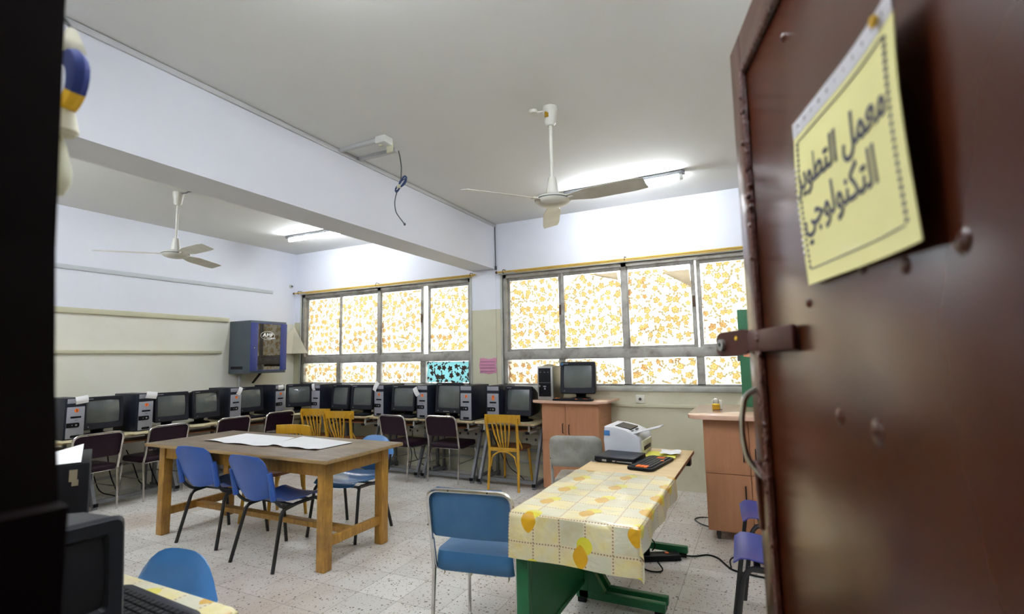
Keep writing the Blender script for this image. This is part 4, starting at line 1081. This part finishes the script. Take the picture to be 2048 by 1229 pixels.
def poster(label, pts, z):
    q = [Vector(p) for p in pts]
    def f(u, v):
        a = q[0].lerp(q[1], u); b_ = q[3].lerp(q[2], u); p = a.lerp(b_, v)
        lift = .012 * max(0, 1 - v * 7) * abs(math.sin(7 * u + .4)) + .0015
        return (p.x, p.y + .006 * math.sin(9 * u) * (1 - v), z + lift)
    o = B().grid(f, 16, 16, .0009).build('poster_sheet', 'poster', None); return tag(o, label, 'poster sheet', 'blank white poster sheets')
poster('blank white poster sheet on the left half of the big wooden table', [(-4.36, 2.78, 0), (-3.55, 2.75, 0), (-3.72, 3.19, 0), (-4.40, 3.22, 0)], .763)
poster('blank white poster sheet on the right half of table, edge curling up', [(-3.58, 2.80, 0), (-3.03, 2.78, 0), (-3.02, 3.16, 0), (-3.69, 3.25, 0)], .7665)

# ================================================================== cabinets
def cabinet(label, x0, x1, y0, y1, zb, zt, ztop, xo0, xo1, yo0, gaps, zsplit, handles, corner_r):
    t = thing('storage_cabinet', label, 'cabinet', (x0, y0, 0))
    W, D = x1 - x0, y1 - y0
    B().box((0, .018, zb), (W, D, zt), .003).build('body', 'cab', t)
    for i, (a, c) in enumerate(zip(gaps, gaps[1:])):
        for (za, zc) in ((zb, zsplit), (zsplit, zt)):
            d = B().box((a - x0 + .002, 0, za + .002), (c - x0 - .002, .018, zc - .002), .0015, 1).build('door', 'cab', t)
            for hx, hz in handles:
                if a < hx < c and za < hz < zc:
                    B().tube(fillet([(hx - x0, 0, hz - .05), (hx - x0, -.02, hz - .045), (hx - x0, -.02, hz + .045), (hx - x0, 0, hz + .05)], .012, 3), .0045, 6).build('handle', 'black', d)
    pts = fillet([(xo0 - x0, yo0 - y0, 0), (xo1 - x0, yo0 - y0, 0), (xo1 - x0, D, 0), (xo0 - x0, D, 0)], .001, 1, closed=True)
    pts = [(xo0 - x0, D), (xo0 - x0, (yo0 - y0) + corner_r)] + [((xo0 - x0) + corner_r * (1 - math.cos(a)), (yo0 - y0) + corner_r * (1 - math.sin(a))) for a in [PI / 16 * k for k in range(1, 9)]] + \
          [((xo1 - x0) - corner_r * (1 - math.sin(a)), (yo0 - y0) + corner_r * (1 - math.cos(a))) for a in [PI / 16 * k for k in range(0, 9)]] + [(xo1 - x0, D)]
    B().prism(pts, zt, ztop, bev=.006).build('worktop', 'cabtop', t)
    for cx in (.07, W - .07):
        for cy in (.06, D - .06):
            c = B().lathe([(.001, -.012), (.02, -.012), (.022, 0), (.02, .012), (.001, .012)], T=Matrix.Translation((cx, cy, .022)) @ Matrix.Rotation(R(90), 4, 'Y'), seg=14)
            c.box((cx - .016, cy - .016, .03), (cx + .016, cy + .016, zb)); c.build('caster', 'greycable', t)
    return t
cb = cabinet('salmon laminate cabinet carrying the silver tower, left of the printer desk', -2.20, -1.56, 5.15, 5.64, .03, .935, .962, -2.30, -1.46, 5.06, (-2.20, -1.925, -1.56), .535, ((-1.955, .665), (-1.885, .655), (-1.955, .47), (-1.885, .46)), .10)
hl = B()
for i in range(6):
    for k_ in (0, 1): hl.box((.639, .10 + i * .045, .70 + k_ * .07), (.6415, .106 + i * .045, .706 + k_ * .07))
hl.build('peg_holes', 'black', cb, False)
cb2 = cabinet('salmon laminate cabinet on casters at right, partly behind the brown door', -.455, .50, 4.28, 5.10, .075, .925, .958, -.56, .60, 4.17, (-.455, -.13, .185, .50), .505, ((-.172, .655), (-.172, .375), (-.09, .655)), .10)

# silver tower, monitor, keyboard on the left cabinet
CZ = .962
t = thing('computer_tower', 'silver tower with black front standing on the salmon cabinet by the window', 'computer', (-2.16, 5.17, CZ), R(4))
B().box((-.088, .02, 0), (.088, .42, .36), .012).build('case', 'goldside', t)
fp = B().box((-.09, 0, 0), (.09, .022, .365), .01).build('front_panel', 'silver', t)
B().box((-.074, -.004, .035), (.066, .002, .345), .006).build('black_fascia', 'black', fp)
B().box((-.072, -.006, .185), (.064, -.003, .187)).box((-.055, -.0055, .298), (-.045, -.003, .302)).box((-.012, -.0055, .298), (.006, -.003, .302)).box((.032, -.0055, .298), (.042, -.003, .302)).box((-.02, -.007, .138), (.012, -.003, .152), .003).box((-.01, -.007, .112), (.006, -.003, .128), .002).lathe([(.001, 0), (.010, 0), (.009, .003), (.001, .003)], T=Matrix.Translation((-.062, -.004, .15)) @ Matrix.Rotation(R(90), 4, 'X'), seg=12).build('controls', 'silverface', fp)
tp = B(); tp.grid(lambda u, v: (-.075 + .15 * u, .03 + .28 * v, .358 + .03 * math.sin(PI * u) ** .7 * math.sin(PI * min(1, v * 1.2)) ), 10, 10); tp.build('top_cover', 'goldside', t)
mc = make_monitor('charcoal CRT monitor on the salmon cabinet with blue badge, reflecting a tube light', (-1.80, 5.20, CZ), R(3), .39, .345, 'monitor', None)
bz = [q for q in mc.children if q.name.startswith('bezel')][0]
B().lathe([(.001, 0), (.015, 0), (.014, .002), (.001, .002)], T=Matrix.Translation((-.172, .001, .375)) @ Matrix.Rotation(R(90), 4, 'X'), seg=16).build('badge', 'lightblueplastic', bz)
make_keyboard('black and orange keyboard on the salmon cabinet in front of its monitor', (-1.83, 5.07, CZ), R(-1), 'black', 'monitor', True, None, .44, .12)

# right cabinet things
t = thing('padlock', 'small brass padlock resting upright on the right salmon cabinet', 'padlock', (-.375, 4.62, .958))
B().box((-.03, -.012, 0), (.03, .012, .05), .004).build('lock_body', 'brass', t)
B().tube(fillet([(-.02, 0, .045), (-.02, 0, .09), (.02, 0, .09), (.02, 0, .045)], .02, 5), .005, 8).build('shackle', 'chrome', t)
o = B().box((-.41, 4.66, .958), (-.33, 4.69, 1.035), .006).build('white_box', 'socket', None); tag(o, 'small white box with chrome latch behind the brass padlock', 'box')
t = thing('green_board', 'tall dark green board standing on the right cabinet beside the door edge', 'board', (-.18, 4.94, .958))
B().box((0, 0, 0), (.75, .10, .86), .004).build('panel', 'greenboard', t)
B().prism([(.0, 0), (.10, -.01), (.12, .03), (.06, .06), (.0, .04)], 0, .004, T=Matrix.Translation((.03, -.001, .44)) @ Matrix.Rotation(R(90), 4, 'X')).build('hand_cutout', 'skin', t, False)
B().prism([(.0, 0), (.03, -.02), (.05, .04), (.02, .06)], 0, .006, T=Matrix.Translation((.12, -.001, .38)) @ Matrix.Rotation(R(90), 4, 'X')).build('pink_cutout', 'pink', t, False)
B().box((-.02, -.004, .40), (.0, .012, .46)).build('latch', 'greycable', t, False)

# ================================================================== green steel desks
TZ = .735
def green_desk(label, ya, yb, top_m, x0=-1.06, x1=-.485):
    t = thing('green_desk', label, 'desk', (x0, ya, 0), 0, 'green steel desks in a row')
    W, L = x1 - x0, yb - ya
    B().box((0, 0, TZ - .022), (W, L, TZ), .003).build('desk_top', top_m, t)
    B().box((W - .004, .001, TZ - .021), (W + .002, L - .001, TZ - .001), .001).box((0.001, L - .004, TZ - .021), (W, L + .002, TZ - .001), .001).build('edge_strip', 'brownedge', t)
    for y in (.04, L - .04):
        c = B()
        c.box((.015, y - .02, .03), (.075, y + .02, TZ - .022), .004)
        c.box((.0, y - .02, .03), (.505, y + .02, .075), .004)
        c.hexa([(.07, y - .018, .07), (.07, y + .018, .07), (.07, y + .018, .24), (.07, y - .018, .24)], [(.17, y - .018, .07), (.17, y + .018, .07), (.171, y + .018, .08), (.171, y - .018, .08)])
        c.box((.03, y - .018, TZ - .06), (.50, y + .018, TZ - .022), .003)
        co = c.build('leg', 'green', t)
        for x in (.03, .47):
            B().box((x - .025, y - .015, 0), (x + .025, y + .015, .03), .004).build('glide', 'black', co)
    B().box((.035, .06, .12), (.05, L - .06, TZ - .03), .002).build('modesty_panel', 'green', t)
    B().box((.028, .06, .40), (.036, L - .06, .425), .002).box((.028, .06, .115), (.055, L - .06, .14), .002).build('panel_rib', 'green', t)
    return t
green_desk('green steel desk under the yellow patterned tablecloth, foreground right', 2.09, 2.99, 'desktop')
green_desk('green steel desk with bare pale top carrying printer and laptop', 3.00, 3.90, 'desktop')
B().box((.50, .79, TZ - .09), (.56, .87, TZ - .022)).build('end_bracket', 'black', bpy.data.objects['green_desk.001'], False)

# tablecloths as draped sheets
def tablecloth(label, x0, x1, y0, y1, z, drop_l, drop_r, drop_n, drop_f, wav=.008):
    """one mesh: top plus hanging skirts with uv in metres"""
    nu, nv = 44, 60
    U0, U1 = -drop_l, (x1 - x0) + drop_r; V0, V1 = -drop_n, (y1 - y0) + drop_f
    def pos(u, v):
        a = U0 + (U1 - U0) * u; b_ = V0 + (V1 - V0) * v
        ox = 0; oy = 0; dz = 0
        W_, L_ = x1 - x0, y1 - y0
        da = max(0, -a) + max(0, a - W_); db = max(0, -b_) + max(0, b_ - L_)
        xx_ = min(max(a, 0), W_); yy_ = min(max(b_, 0), L_)
        sgx = -1 if a < 0 else 1; sgy = -1 if b_ < 0 else 1
        hang = max(da, db)
        if da > 0: xx_ += sgx * (.006 + .05 * da + wav * math.sin(b_ * 17) * min(1, da * 12))
        if db > 0: yy_ += sgy * (.006 + .05 * db + wav * math.sin(a * 15 + 1) * min(1, db * 12))
        if da > 0 and db > 0:      # folded corner
            if db >= da: xx_ = (0 if a < 0 else W_) + sgx * (.006 + .12 * da); hang = db + .02 * math.sin(da * 30)
            else: yy_ = (0 if b_ < 0 else L_) + sgy * (.006 + .12 * db); hang = da
        top = .0025 + .0022 * math.sin(a * 21 + 3 * b_) * math.sin(b_ * 13 + 1) if hang <= 0 else 0.002
        return (x0 + xx_, y0 + yy_, z + top - hang)
    o = B().grid(pos, nu, nv, -.0012, uvfn=lambda u, v: (U0 + (U1 - U0) * u, V0 + (V1 - V0) * v)).build('tablecloth', 'cloth', None, ang=60)
    return tag(o, label, 'tablecloth')
tablecloth('glossy yellow check plastic tablecloth with tulips draped over the nearer green desk', -1.06, -.485, 2.09, 3.0, TZ, .0, .10, .19, .0)

# printer
t = thing('printer', 'white laser printer on the bare green desk, raised flap at its right', 'printer', (-.895, 3.69, TZ), R(-2))
# side profile in local x (front = +x), extruded along y
prof = [(-.13, 0), (.115, 0), (.12, .09), (.112, .125), (.085, .15), (.02, .175), (-.06, .192), (-.13, .196), (-.135, .10)]
b = B(); b.prism(prof, -.17, .17, T=Matrix.Rotation(R(90), 4, 'X'), bev=.006); body = b.build('printer_body', 'printerw', t, ang=40)
B().box((.10, -.13, .02), (.128, .14, .10), .005).build('front_face', 'printerg', t)
B().box((.122, -.10, .035), (.131, .09, .062), .003).build('output_slot', 'black', t)
B().hexa([(-.07, -.10, .185), (-.07, .10, .185), (-.07, .10, .197), (-.07, -.10, .197)], [(.04, -.10, .168), (.04, .10, .168), (.04, .10, .176), (.04, -.10, .176)]).build('paper_well', 'black', t, False)
B().box((.05, -.13, .165), (.066, -.11, .172), .002).box((.05, -.02, .163), (.066, .02, .171), .002).build('buttons', 'greycable', t)
B().bar((.06, -.09, .150), (.25, -.09, .205), .14, .006, bev=.002).build('raised_flap', 'printerw', t)
B().box((-.131, -.1765, .135), (-.09, -.1705, .17), .001).build('badge', 'lightblueplastic', t)
sheet('paper_sheet', 'bright yellow paper lying in front of the printer slot', 'paper', 'yellowpaper', -.665, 3.63, TZ, .20, .24, R(8), .01)
sheet('paper_sheet', 'white sheet with curled end on top of the yellow paper by printer', 'paper', 'paper', -.61, 3.68, TZ + .014, .13, .16, R(10), .012)

# laptop and keyboard
t = thing('laptop', 'closed black laptop on the bare green desk in front of printer', 'laptop', (-.885, 3.37, TZ), R(-6))
B().box((-.135, -.115, .004), (.135, .125, .026), .005).build('base', 'black', t)
B().box((-.135, -.115, .027), (.135, .125, .04), .006).build('lid', 'monitor', t)
B().box((-.08, -.1175, .010), (-.05, -.114, .022)).box((-.01, -.1175, .012), (.01, -.114, .020)).build('ports', 'silver', t, False)
B().box((.02, -.1175, .013), (.12, -.1145, .018)).build('disc_slot', 'silver', t, False)
for i, (x, y) in enumerate(((-.11, -.09), (.11, -.09), (-.11, .1), (.11, .1))): pass
B().box((-.12, -.10, 0), (-.10, -.08, .005)).box((.10, -.10, 0), (.12, -.08, .005)).box((-.12, .09, 0), (-.10, .11, .005)).box((.10, .09, 0), (.12, .11, .005)).build('feet', 'black', t, False)
make_keyboard('black keyboard with orange keys on the bare desk edge, right of laptop', (-.70 + .11, 3.30, TZ), R(81), 'black', 'monitor', True, None, .42, .165)
o = B().tube(fillet([(-1.02, 3.60, TZ + .006), (-1.05, 3.5, TZ + .006), (-1.045, 3.38, TZ + .006), (-1.05, 3.27, TZ + .006), (-1.02, 3.24, TZ + .01)], .04, 5), .004, 6).build('laptop_cable', 'greycable', None); tag(o, 'thin grey cable curling beside the left side of the laptop', 'cable')

# floor: power strip and cables
t = thing('power_strip', 'black power strip lying on the floor under the green desks', 'power strip', (-.75, 3.74, 0), R(28))
B().box((-.16, -.045, 0), (.16, .045, .04), .008).build('strip_body', 'black', t)
B().box((-.09, -.02, .04), (-.05, .02, .085), .005).build('plug', 'black', t)
B().box((.06, -.012, .04), (.085, .012, .046), .002).build('switch', 'orange', t)
o = B().tube(fillet([(-.60, 3.83, .02), (-.52, 3.88, .006), (-.43, 3.96, .006), (-.36, 3.92, .006), (-.30, 3.80, .006), (-.26, 3.74, .006), (-.1, 3.70, .006), (.2, 3.72, .006)], .06, 5), .006, 6).tube(fillet([(-.27, 3.76, .006), (-.29, 3.88, .03), (-.2, 3.95, .04), (-.05, 3.9, .006), (.2, 3.85, .006)], .06, 5), .005, 6).build('floor_cable', 'black', None); tag(o, 'black mains cable snaking from the power strip towards the door', 'cable')
o = B().tube([(-.84 + .09 * math.cos(a) + .0, 3.70 + .0 * a, .11 + .06 * math.sin(a)) for a in [R(20 * k - 40) for k in range(13)]], .005, 6).tube(fillet([(-.9, 3.62, .006), (-.75, 3.50, .006), (-.66, 3.54, .006), (-.72, 3.62, .03)], .05, 5), .005, 6).build('plug_cable', 'black', None); tag(o, 'looped black lead rising from the plug of the power strip', 'cable')
o = B().tube(fillet([(-.40, 4.85, .006), (-.58, 4.82, .006), (-.62, 4.74, .006), (-.55, 4.62, .006), (-.40, 4.55, .006)], .06, 5), .005, 6).build('floor_cable', 'greycable', None); tag(o, 'thin grey cable loop coming out beside the right salmon cabinet', 'cable')

# ================================================================== foreground table with monitor, tower, keyboard
FZ = .735
t = thing('side_table', 'wooden table covered by yellow cloth in the bottom left foreground', 'table', (-1.93, .66, 0))
B().box((-.60, -.33, FZ - .03), (.56, .32, FZ - .004), .004).build('table_top', 'desktop', t)
for sx in (-.55, .51):
    for sy in (-.28, .27): B().box((sx - .025, sy - .025, 0), (sx + .025, sy + .025, FZ - .03), .004).build('leg', 'legwood', t)
tablecloth('yellow patterned plastic cloth on the bottom left foreground table', -2.53, -1.37, .33, .985, FZ - .004, .08, .10, .05, .08)
mf = make_monitor('large dark CRT monitor in the bottom left foreground, lit only on top', (-1.385, .51, FZ), R(86), .40, .265, 'fgcase', None, True, 'black')
make_keyboard('dark keyboard on the foreground cloth beside the large dark monitor', (-1.60, .77, FZ), R(-3), 'monitor', 'black', False, None, .42, .15)
t = thing('computer_tower', 'plain black tower with taped corner behind foreground monitor, paper on top', 'computer', (-2.212, .894, FZ), R(65))
B().box((-.095, .01, 0), (.095, .38, .345), .004).build('case', 'black', t)
fq = B().box((-.095, -.004, .003), (.095, .012, .345), .005).build('front_panel', 'black', t)
B().box((.04, -.006, .285), (.062, -.003, .325)).box((.048, -.006, .27), (.066, -.003, .29)).build('tape', 'tan_tape', fq, False)
o = B().grid(lambda u, v: (-.09 + .16 * u, -.0 + .2 * v, .004 + .04 * v * u), 6, 6, .0008).build('paper_sheet', 'paper', None); o.location = (-2.212, .894, FZ + .345); o.rotation_euler = (0, 0, R(65)); tag(o, 'white sheet of paper on top of the plain black foreground tower', 'paper')

# ================================================================== hanging ornament at the front wall
t = thing('hanging_ornament', 'felt ornament of blue crescent and off-white pieces beside the doorway', 'ornament', (-.935, .36, 1.945)); t.scale = (.84, .84, .84)
B().tube([(0, -.10, .02), (0, -.01, .012), (0, 0, 0)], .003, 6).build('hook', 'greycable', t)
B().loft([[Vector((x * w_ + .0, y * w_, z)) for x, y in ((-1, -1), (1, -1), (1, 1), (-1, 1))] for w_, z in ((.005, .0), (.013, -.025), (.018, -.045), (.010, -.055))]).build('cap', 'felt', t, ang=60)
cr = B(); n_ = 12; rings = []
for k in range(n_ + 1):
    a = R(105 - 180 * k / n_); th = .006 + .019 * math.sin(PI * k / n_)
    c_ = Vector((-.012 + .048 * math.cos(a), 0, -.106 + .050 * math.sin(a)))
    rd = Vector((math.cos(a), 0, math.sin(a)))
    rings.append([c_ + rd * th * math.cos(q) + Vector((0, 1, 0)) * .016 * math.sin(q) for q in [2 * PI * j / 8 for j in range(8)]])
cr.loft(rings[:10]).build('crescent', 'ribbonblue', t)
B().loft(rings[9:]).build('crescent_tip', 'ribbonyellow', t)
B().lathe([(.004, -.14), (.014, -.15), (.024, -.197), (.018, -.204), (.001, -.204)], (-.006, 0, 0), 12).build('cone', 'felt', t)
B().lathe([(.002, -.204), (.01, -.225), (.020, -.27), (.020, -.295), (.010, -.315), (.001, -.318)], (-.012, 0, 0), 12).build('drop', 'printerg', t)

# ================================================================== the open door with its sign
DD = Vector((-.263, .965, 0)).normalized(); DN = Vector((DD.y, -DD.x, 0))     # along the door, away from camera
PERP = .275
dr = bpy.data.objects.new('door_1', None); COL.objects.link(dr); dr['kind'] = 'structure'
hinge = DD * .17 + DN * PERP
dr.location = (hinge.x, hinge.y, 0); dr.rotation_euler = (0, 0, math.atan2(DD.y, DD.x))
# local: +x along the door to its free edge, +y towards the camera side (face at y=0), thickness to -y
DW = 1.07 - .17; DH = 2.045
B().box((.0, -.04, .01), (DW, 0, DH), .004).build('door_leaf', 'door', dr)
rim = B()
rim.box((DW - .075, 0, .01), (DW, .007, DH), .003).box((0, 0, DH - .075), (DW - .075, .007, DH), .003)
rim.build('edge_frame', 'door', dr)
bd = B()
bd.tube([(DW - .080, .004, .01), (DW - .080, .005, 1.0), (DW - .079, .004, DH - .08)], .008, 8)
bd.tube([(0, .004, DH - .080), (DW - .08, .004, DH - .08)], .008, 8)
bd.build('paint_bead', 'doorbead', dr)
rn = random.Random(3)
dp = B()
for i in range(60):
    z = rn.uniform(.2, DH - .1); x = DW - .08 + rn.uniform(-.008, .008)
    dp.lathe([(.001, -.006), (.004, -.003), (.0045, 0), (.003, .004), (.001, .006)], (x, .009 + rn.uniform(0, .003), z), 6)
dp.build('paint_drips', 'doorbead', dr)
bu = B()
for x, z, r_ in ((.28, 1.505, .012), (.44, 1.515, .012), (.20, 1.31, .02), (.44, 1.335, .016), (.53, 1.34, .012), (.24, 1.08, .008), (.36, 1.50, .01), (.6, 1.49, .008), (.62, 1.9, .008), (.5, 1.62, .01)):
    bu.lathe([(r_, -.001), (r_ * .8, .0015), (r_ * .4, .003), (.001, .0035)], T=Matrix.Translation((x, .0, z)) @ Matrix.Rotation(R(-90), 4, 'X'), seg=14)
bu.build('paint_lumps', 'door', dr)
# hasp near the edge
hz = 1.444
hs = B().box((DW - .26, .002, hz - .02), (DW - .005, .012, hz + .02), .008)
hs.build('hasp_plate', 'hasp', dr)
T = Matrix.Translation((DW - .015, .008, hz - .002)) @ Matrix.Rotation(R(-90), 4, 'X')
hb = B()
ol = fillet2([(0, -.024), (.125, -.030), (.125, .022), (0, .026)], .024)
HT = Matrix.Translation((DW - .02, .010, hz)) @ Matrix.Rotation(R(18), 4, 'Z')
hb.prism(ol, 0, .006, T=HT @ Matrix.Rotation(R(90), 4, 'X'))
hp = hb.build('hasp_arm', 'hasp', dr)
B().lathe([(.012, 0), (.012, .0085), (.005, .0085), (.005, 0)], T=HT @ Matrix.Translation((.098, -.001, -.004)) @ Matrix.Rotation(R(-90), 4, 'X'), seg=20).build('hasp_eye', 'silver', hp)
B().lathe([(.001, 0), (.0045, 0), (.004, .002), (.001, .002)], T=HT @ Matrix.Translation((.045, .0, .008)) @ Matrix.Rotation(R(-90), 4, 'X'), seg=10).build('rivet', 'ribbonyellow', hp)
# bow handle on the far side
B().tube(fillet([(DW - .03, .004, 1.355), (DW - .02, .026, 1.34), (DW - .02, .036, 1.28), (DW - .02, .028, 1.22), (DW - .035, .004, 1.19)], .04, 6), .0055, 8).build('bow_handle', 'chrome', dr)
B().bar((DW - .065, .006, 1.19), (DW - .012, .012, 1.215), .012, .012, bev=.003).bar((DW - .014, .006, 1.09), (DW - .014, .009, 1.2), .012, .012, bev=.003).build('bolt', 'doorbead', dr)
B().tube([(0, 0, .2), (0, 0, .32)], .01, 8).tube([(0, 0, 1.0), (0, 0, 1.12)], .01, 8).tube([(0, 0, 1.75), (0, 0, 1.87)], .01, 8).build('hinge', 'greysteel', dr, loc=(-.006, -.01, 0))

# the sign: an A4 sheet in a clear sleeve taped on the door
sx0, sx1, sz0, sz1 = .470 - .17, .745 - .17, 1.512, 1.738
sgn = bpy.data.objects.new('door_sign', None); COL.objects.link(sgn)
tag(sgn, 'yellow Arabic notice in a clear plastic sleeve taped to the brown door', 'sign')
sgn.location = dr.location + Matrix.Rotation(dr.rotation_euler.z, 3, 'Z') @ Vector(((sx0 + sx1) / 2, .004, (sz0 + sz1) / 2)); sgn.rotation_euler = dr.rotation_euler
hw_, hh_ = (sx1 - sx0) / 2, (sz1 - sz0) / 2
def bulge(x, z): return .004 + .010 * max(0, (-x / hw_)) ** 2 * (1 if x < 0 else 0) + .004 * math.sin(z * 14 + 1)
mats['signyellow'] = M('yellow_sign_paper', srgb(238, 230, 158), .5, var=.04, ns=4, coat=.1)
mats['signwhite'] = M('sleeve_white', srgb(214, 212, 218), .35, coat=.5)
sy = B().grid(lambda u, v: (-hw_ + 2 * hw_ * u, bulge(-hw_ + 2 * hw_ * u, -hh_ + 2 * hh_ * v), -hh_ + (2 * hh_ - .018) * v), 16, 14, .001).build('sheet', 'signyellow', sgn)
sv = B().grid(lambda u, v: (-hw_ + 2 * hw_ * u, bulge(-hw_ + 2 * hw_ * u, hh_) + .0008, hh_ - .020 + .022 * v), 16, 3, .001).build('sleeve_strip', 'signwhite', sgn)
ho = B()
for q in range(11):
    x = -hw_ + .02 + q * (2 * hw_ - .04) / 10
    ho.lathe([(.0034, 0), (.0034, .0008), (.001, .0008)], T=Matrix.Translation((x, bulge(x, hh_) + .001, hh_ - .008)) @ Matrix.Rotation(R(-90), 4, 'X'), seg=10)
ho.build('punched_holes', 'inksoft', sv, False)
B().lathe([(.001, 0), (.006, 0), (.005, .003), (.001, .004)], T=Matrix.Translation((-hw_ + .03, .017, hh_ - .01)) @ Matrix.Rotation(R(-90), 4, 'X'), seg=12).build('pushpin', 'ribbonyellow', sgn)
fr = B()
def fbar(x0, z0, x1, z1, w_=.0016):
    n_ = 10
    for i in range(n_):
        a = i / n_; c_ = (i + 1) / n_
        xa, za, xb, zb = x0 + (x1 - x0) * a, z0 + (z1 - z0) * a, x0 + (x1 - x0) * c_, z0 + (z1 - z0) * c_
        fr.bar((xa, bulge(xa, za) + .0012, za), (xb, bulge(xb, zb) + .0012, zb), w_, w_ * .4, up=(0, 1, 0))
m_ = .016; top = hh_ - .018 - m_ * .7; bot = -hh_ + m_ * 1.2
fbar(-hw_ + m_ * 1.6, top, hw_ - m_, top); fr.build('border_line', 'inksoft', sgn, False)
fr = B(); fbar(-hw_ + m_ * 1.6, bot, hw_ - m_, bot); fr.build('border_line', 'inksoft', sgn, False)
for sd in (-hw_ + m_ * 1.3, hw_ - m_ * .9):
    dt = B()
    for i in range(24):
        z = bot + (top - bot) * (i + .5) / 24
        dt.box((sd - .0025, bulge(sd, z) + .0008, z - .0022), (sd + .0025, bulge(sd, z) + .0018, z + .0022))
    dt.build('border_dots', 'inksoft', sgn, False)
# the writing, letter shapes in visual order
def arab(s):
    """presentation forms, reversed for left-to-right drawing"""
    F = {'\u0645': (0xFEE1, 0xFEE2, 0xFEE3, 0xFEE4), '\u0639': (0xFEC9, 0xFECA, 0xFECB, 0xFECC), '\u0644': (0xFEDD, 0xFEDE, 0xFEDF, 0xFEE0), '\u0627': (0xFE8D, 0xFE8E, 0, 0),
         '\u062a': (0xFE95, 0xFE96, 0xFE97, 0xFE98), '\u0637': (0xFEC1, 0xFEC2, 0xFEC3, 0xFEC4), '\u0648': (0xFEED, 0xFEEE, 0, 0), '\u064a': (0xFEF1, 0xFEF2, 0xFEF3, 0xFEF4),
         '\u0631': (0xFEAD, 0xFEAE, 0, 0), '\u0643': (0xFED9, 0xFEDA, 0xFEDB, 0xFEDC), '\u0646': (0xFEE5, 0xFEE6, 0xFEE7, 0xFEE8), '\u062c': (0xFE9D, 0xFE9E, 0xFE9F, 0xFEA0)}
    out = []
    for wd in s.split(' '):
        o = []
        for i, ch in enumerate(wd):
            pj = i > 0 and F[wd[i - 1]][2] != 0; nj = i < len(wd) - 1 and F[ch][2] != 0
            o.append(chr(F[ch][(3 if nj else 1) if pj else (2 if nj else 0)]))
        out.append(''.join(o))
    return ' '.join(out)[::-1]
for body, z, xo, sz_ in (('\u0645\u0639\u0645\u0644 \u0627\u0644\u062a\u0637\u0648\u064a\u0631', .030, .010, .052), ('\u0627\u0644\u062a\u0643\u0646\u0648\u0644\u0648\u062c\u064a', -.024, .022, .054)):
    text_obj('writing', arab(body), sz_, 'inksoft', sgn, (xo, .0014, z), (R(90), 0, PI), bold=.0008, sx=.86, follow=bulge)
gl = B()
for q in range(14):
    z = -.07 + q * .009; gl.lathe([(.001, -.003), (.0025, 0), (.001, .003)], (hw_ - .002, bulge(hw_, z) + .001, z), 6)
gl.build('sleeve_crinkles', 'chrome', sgn)
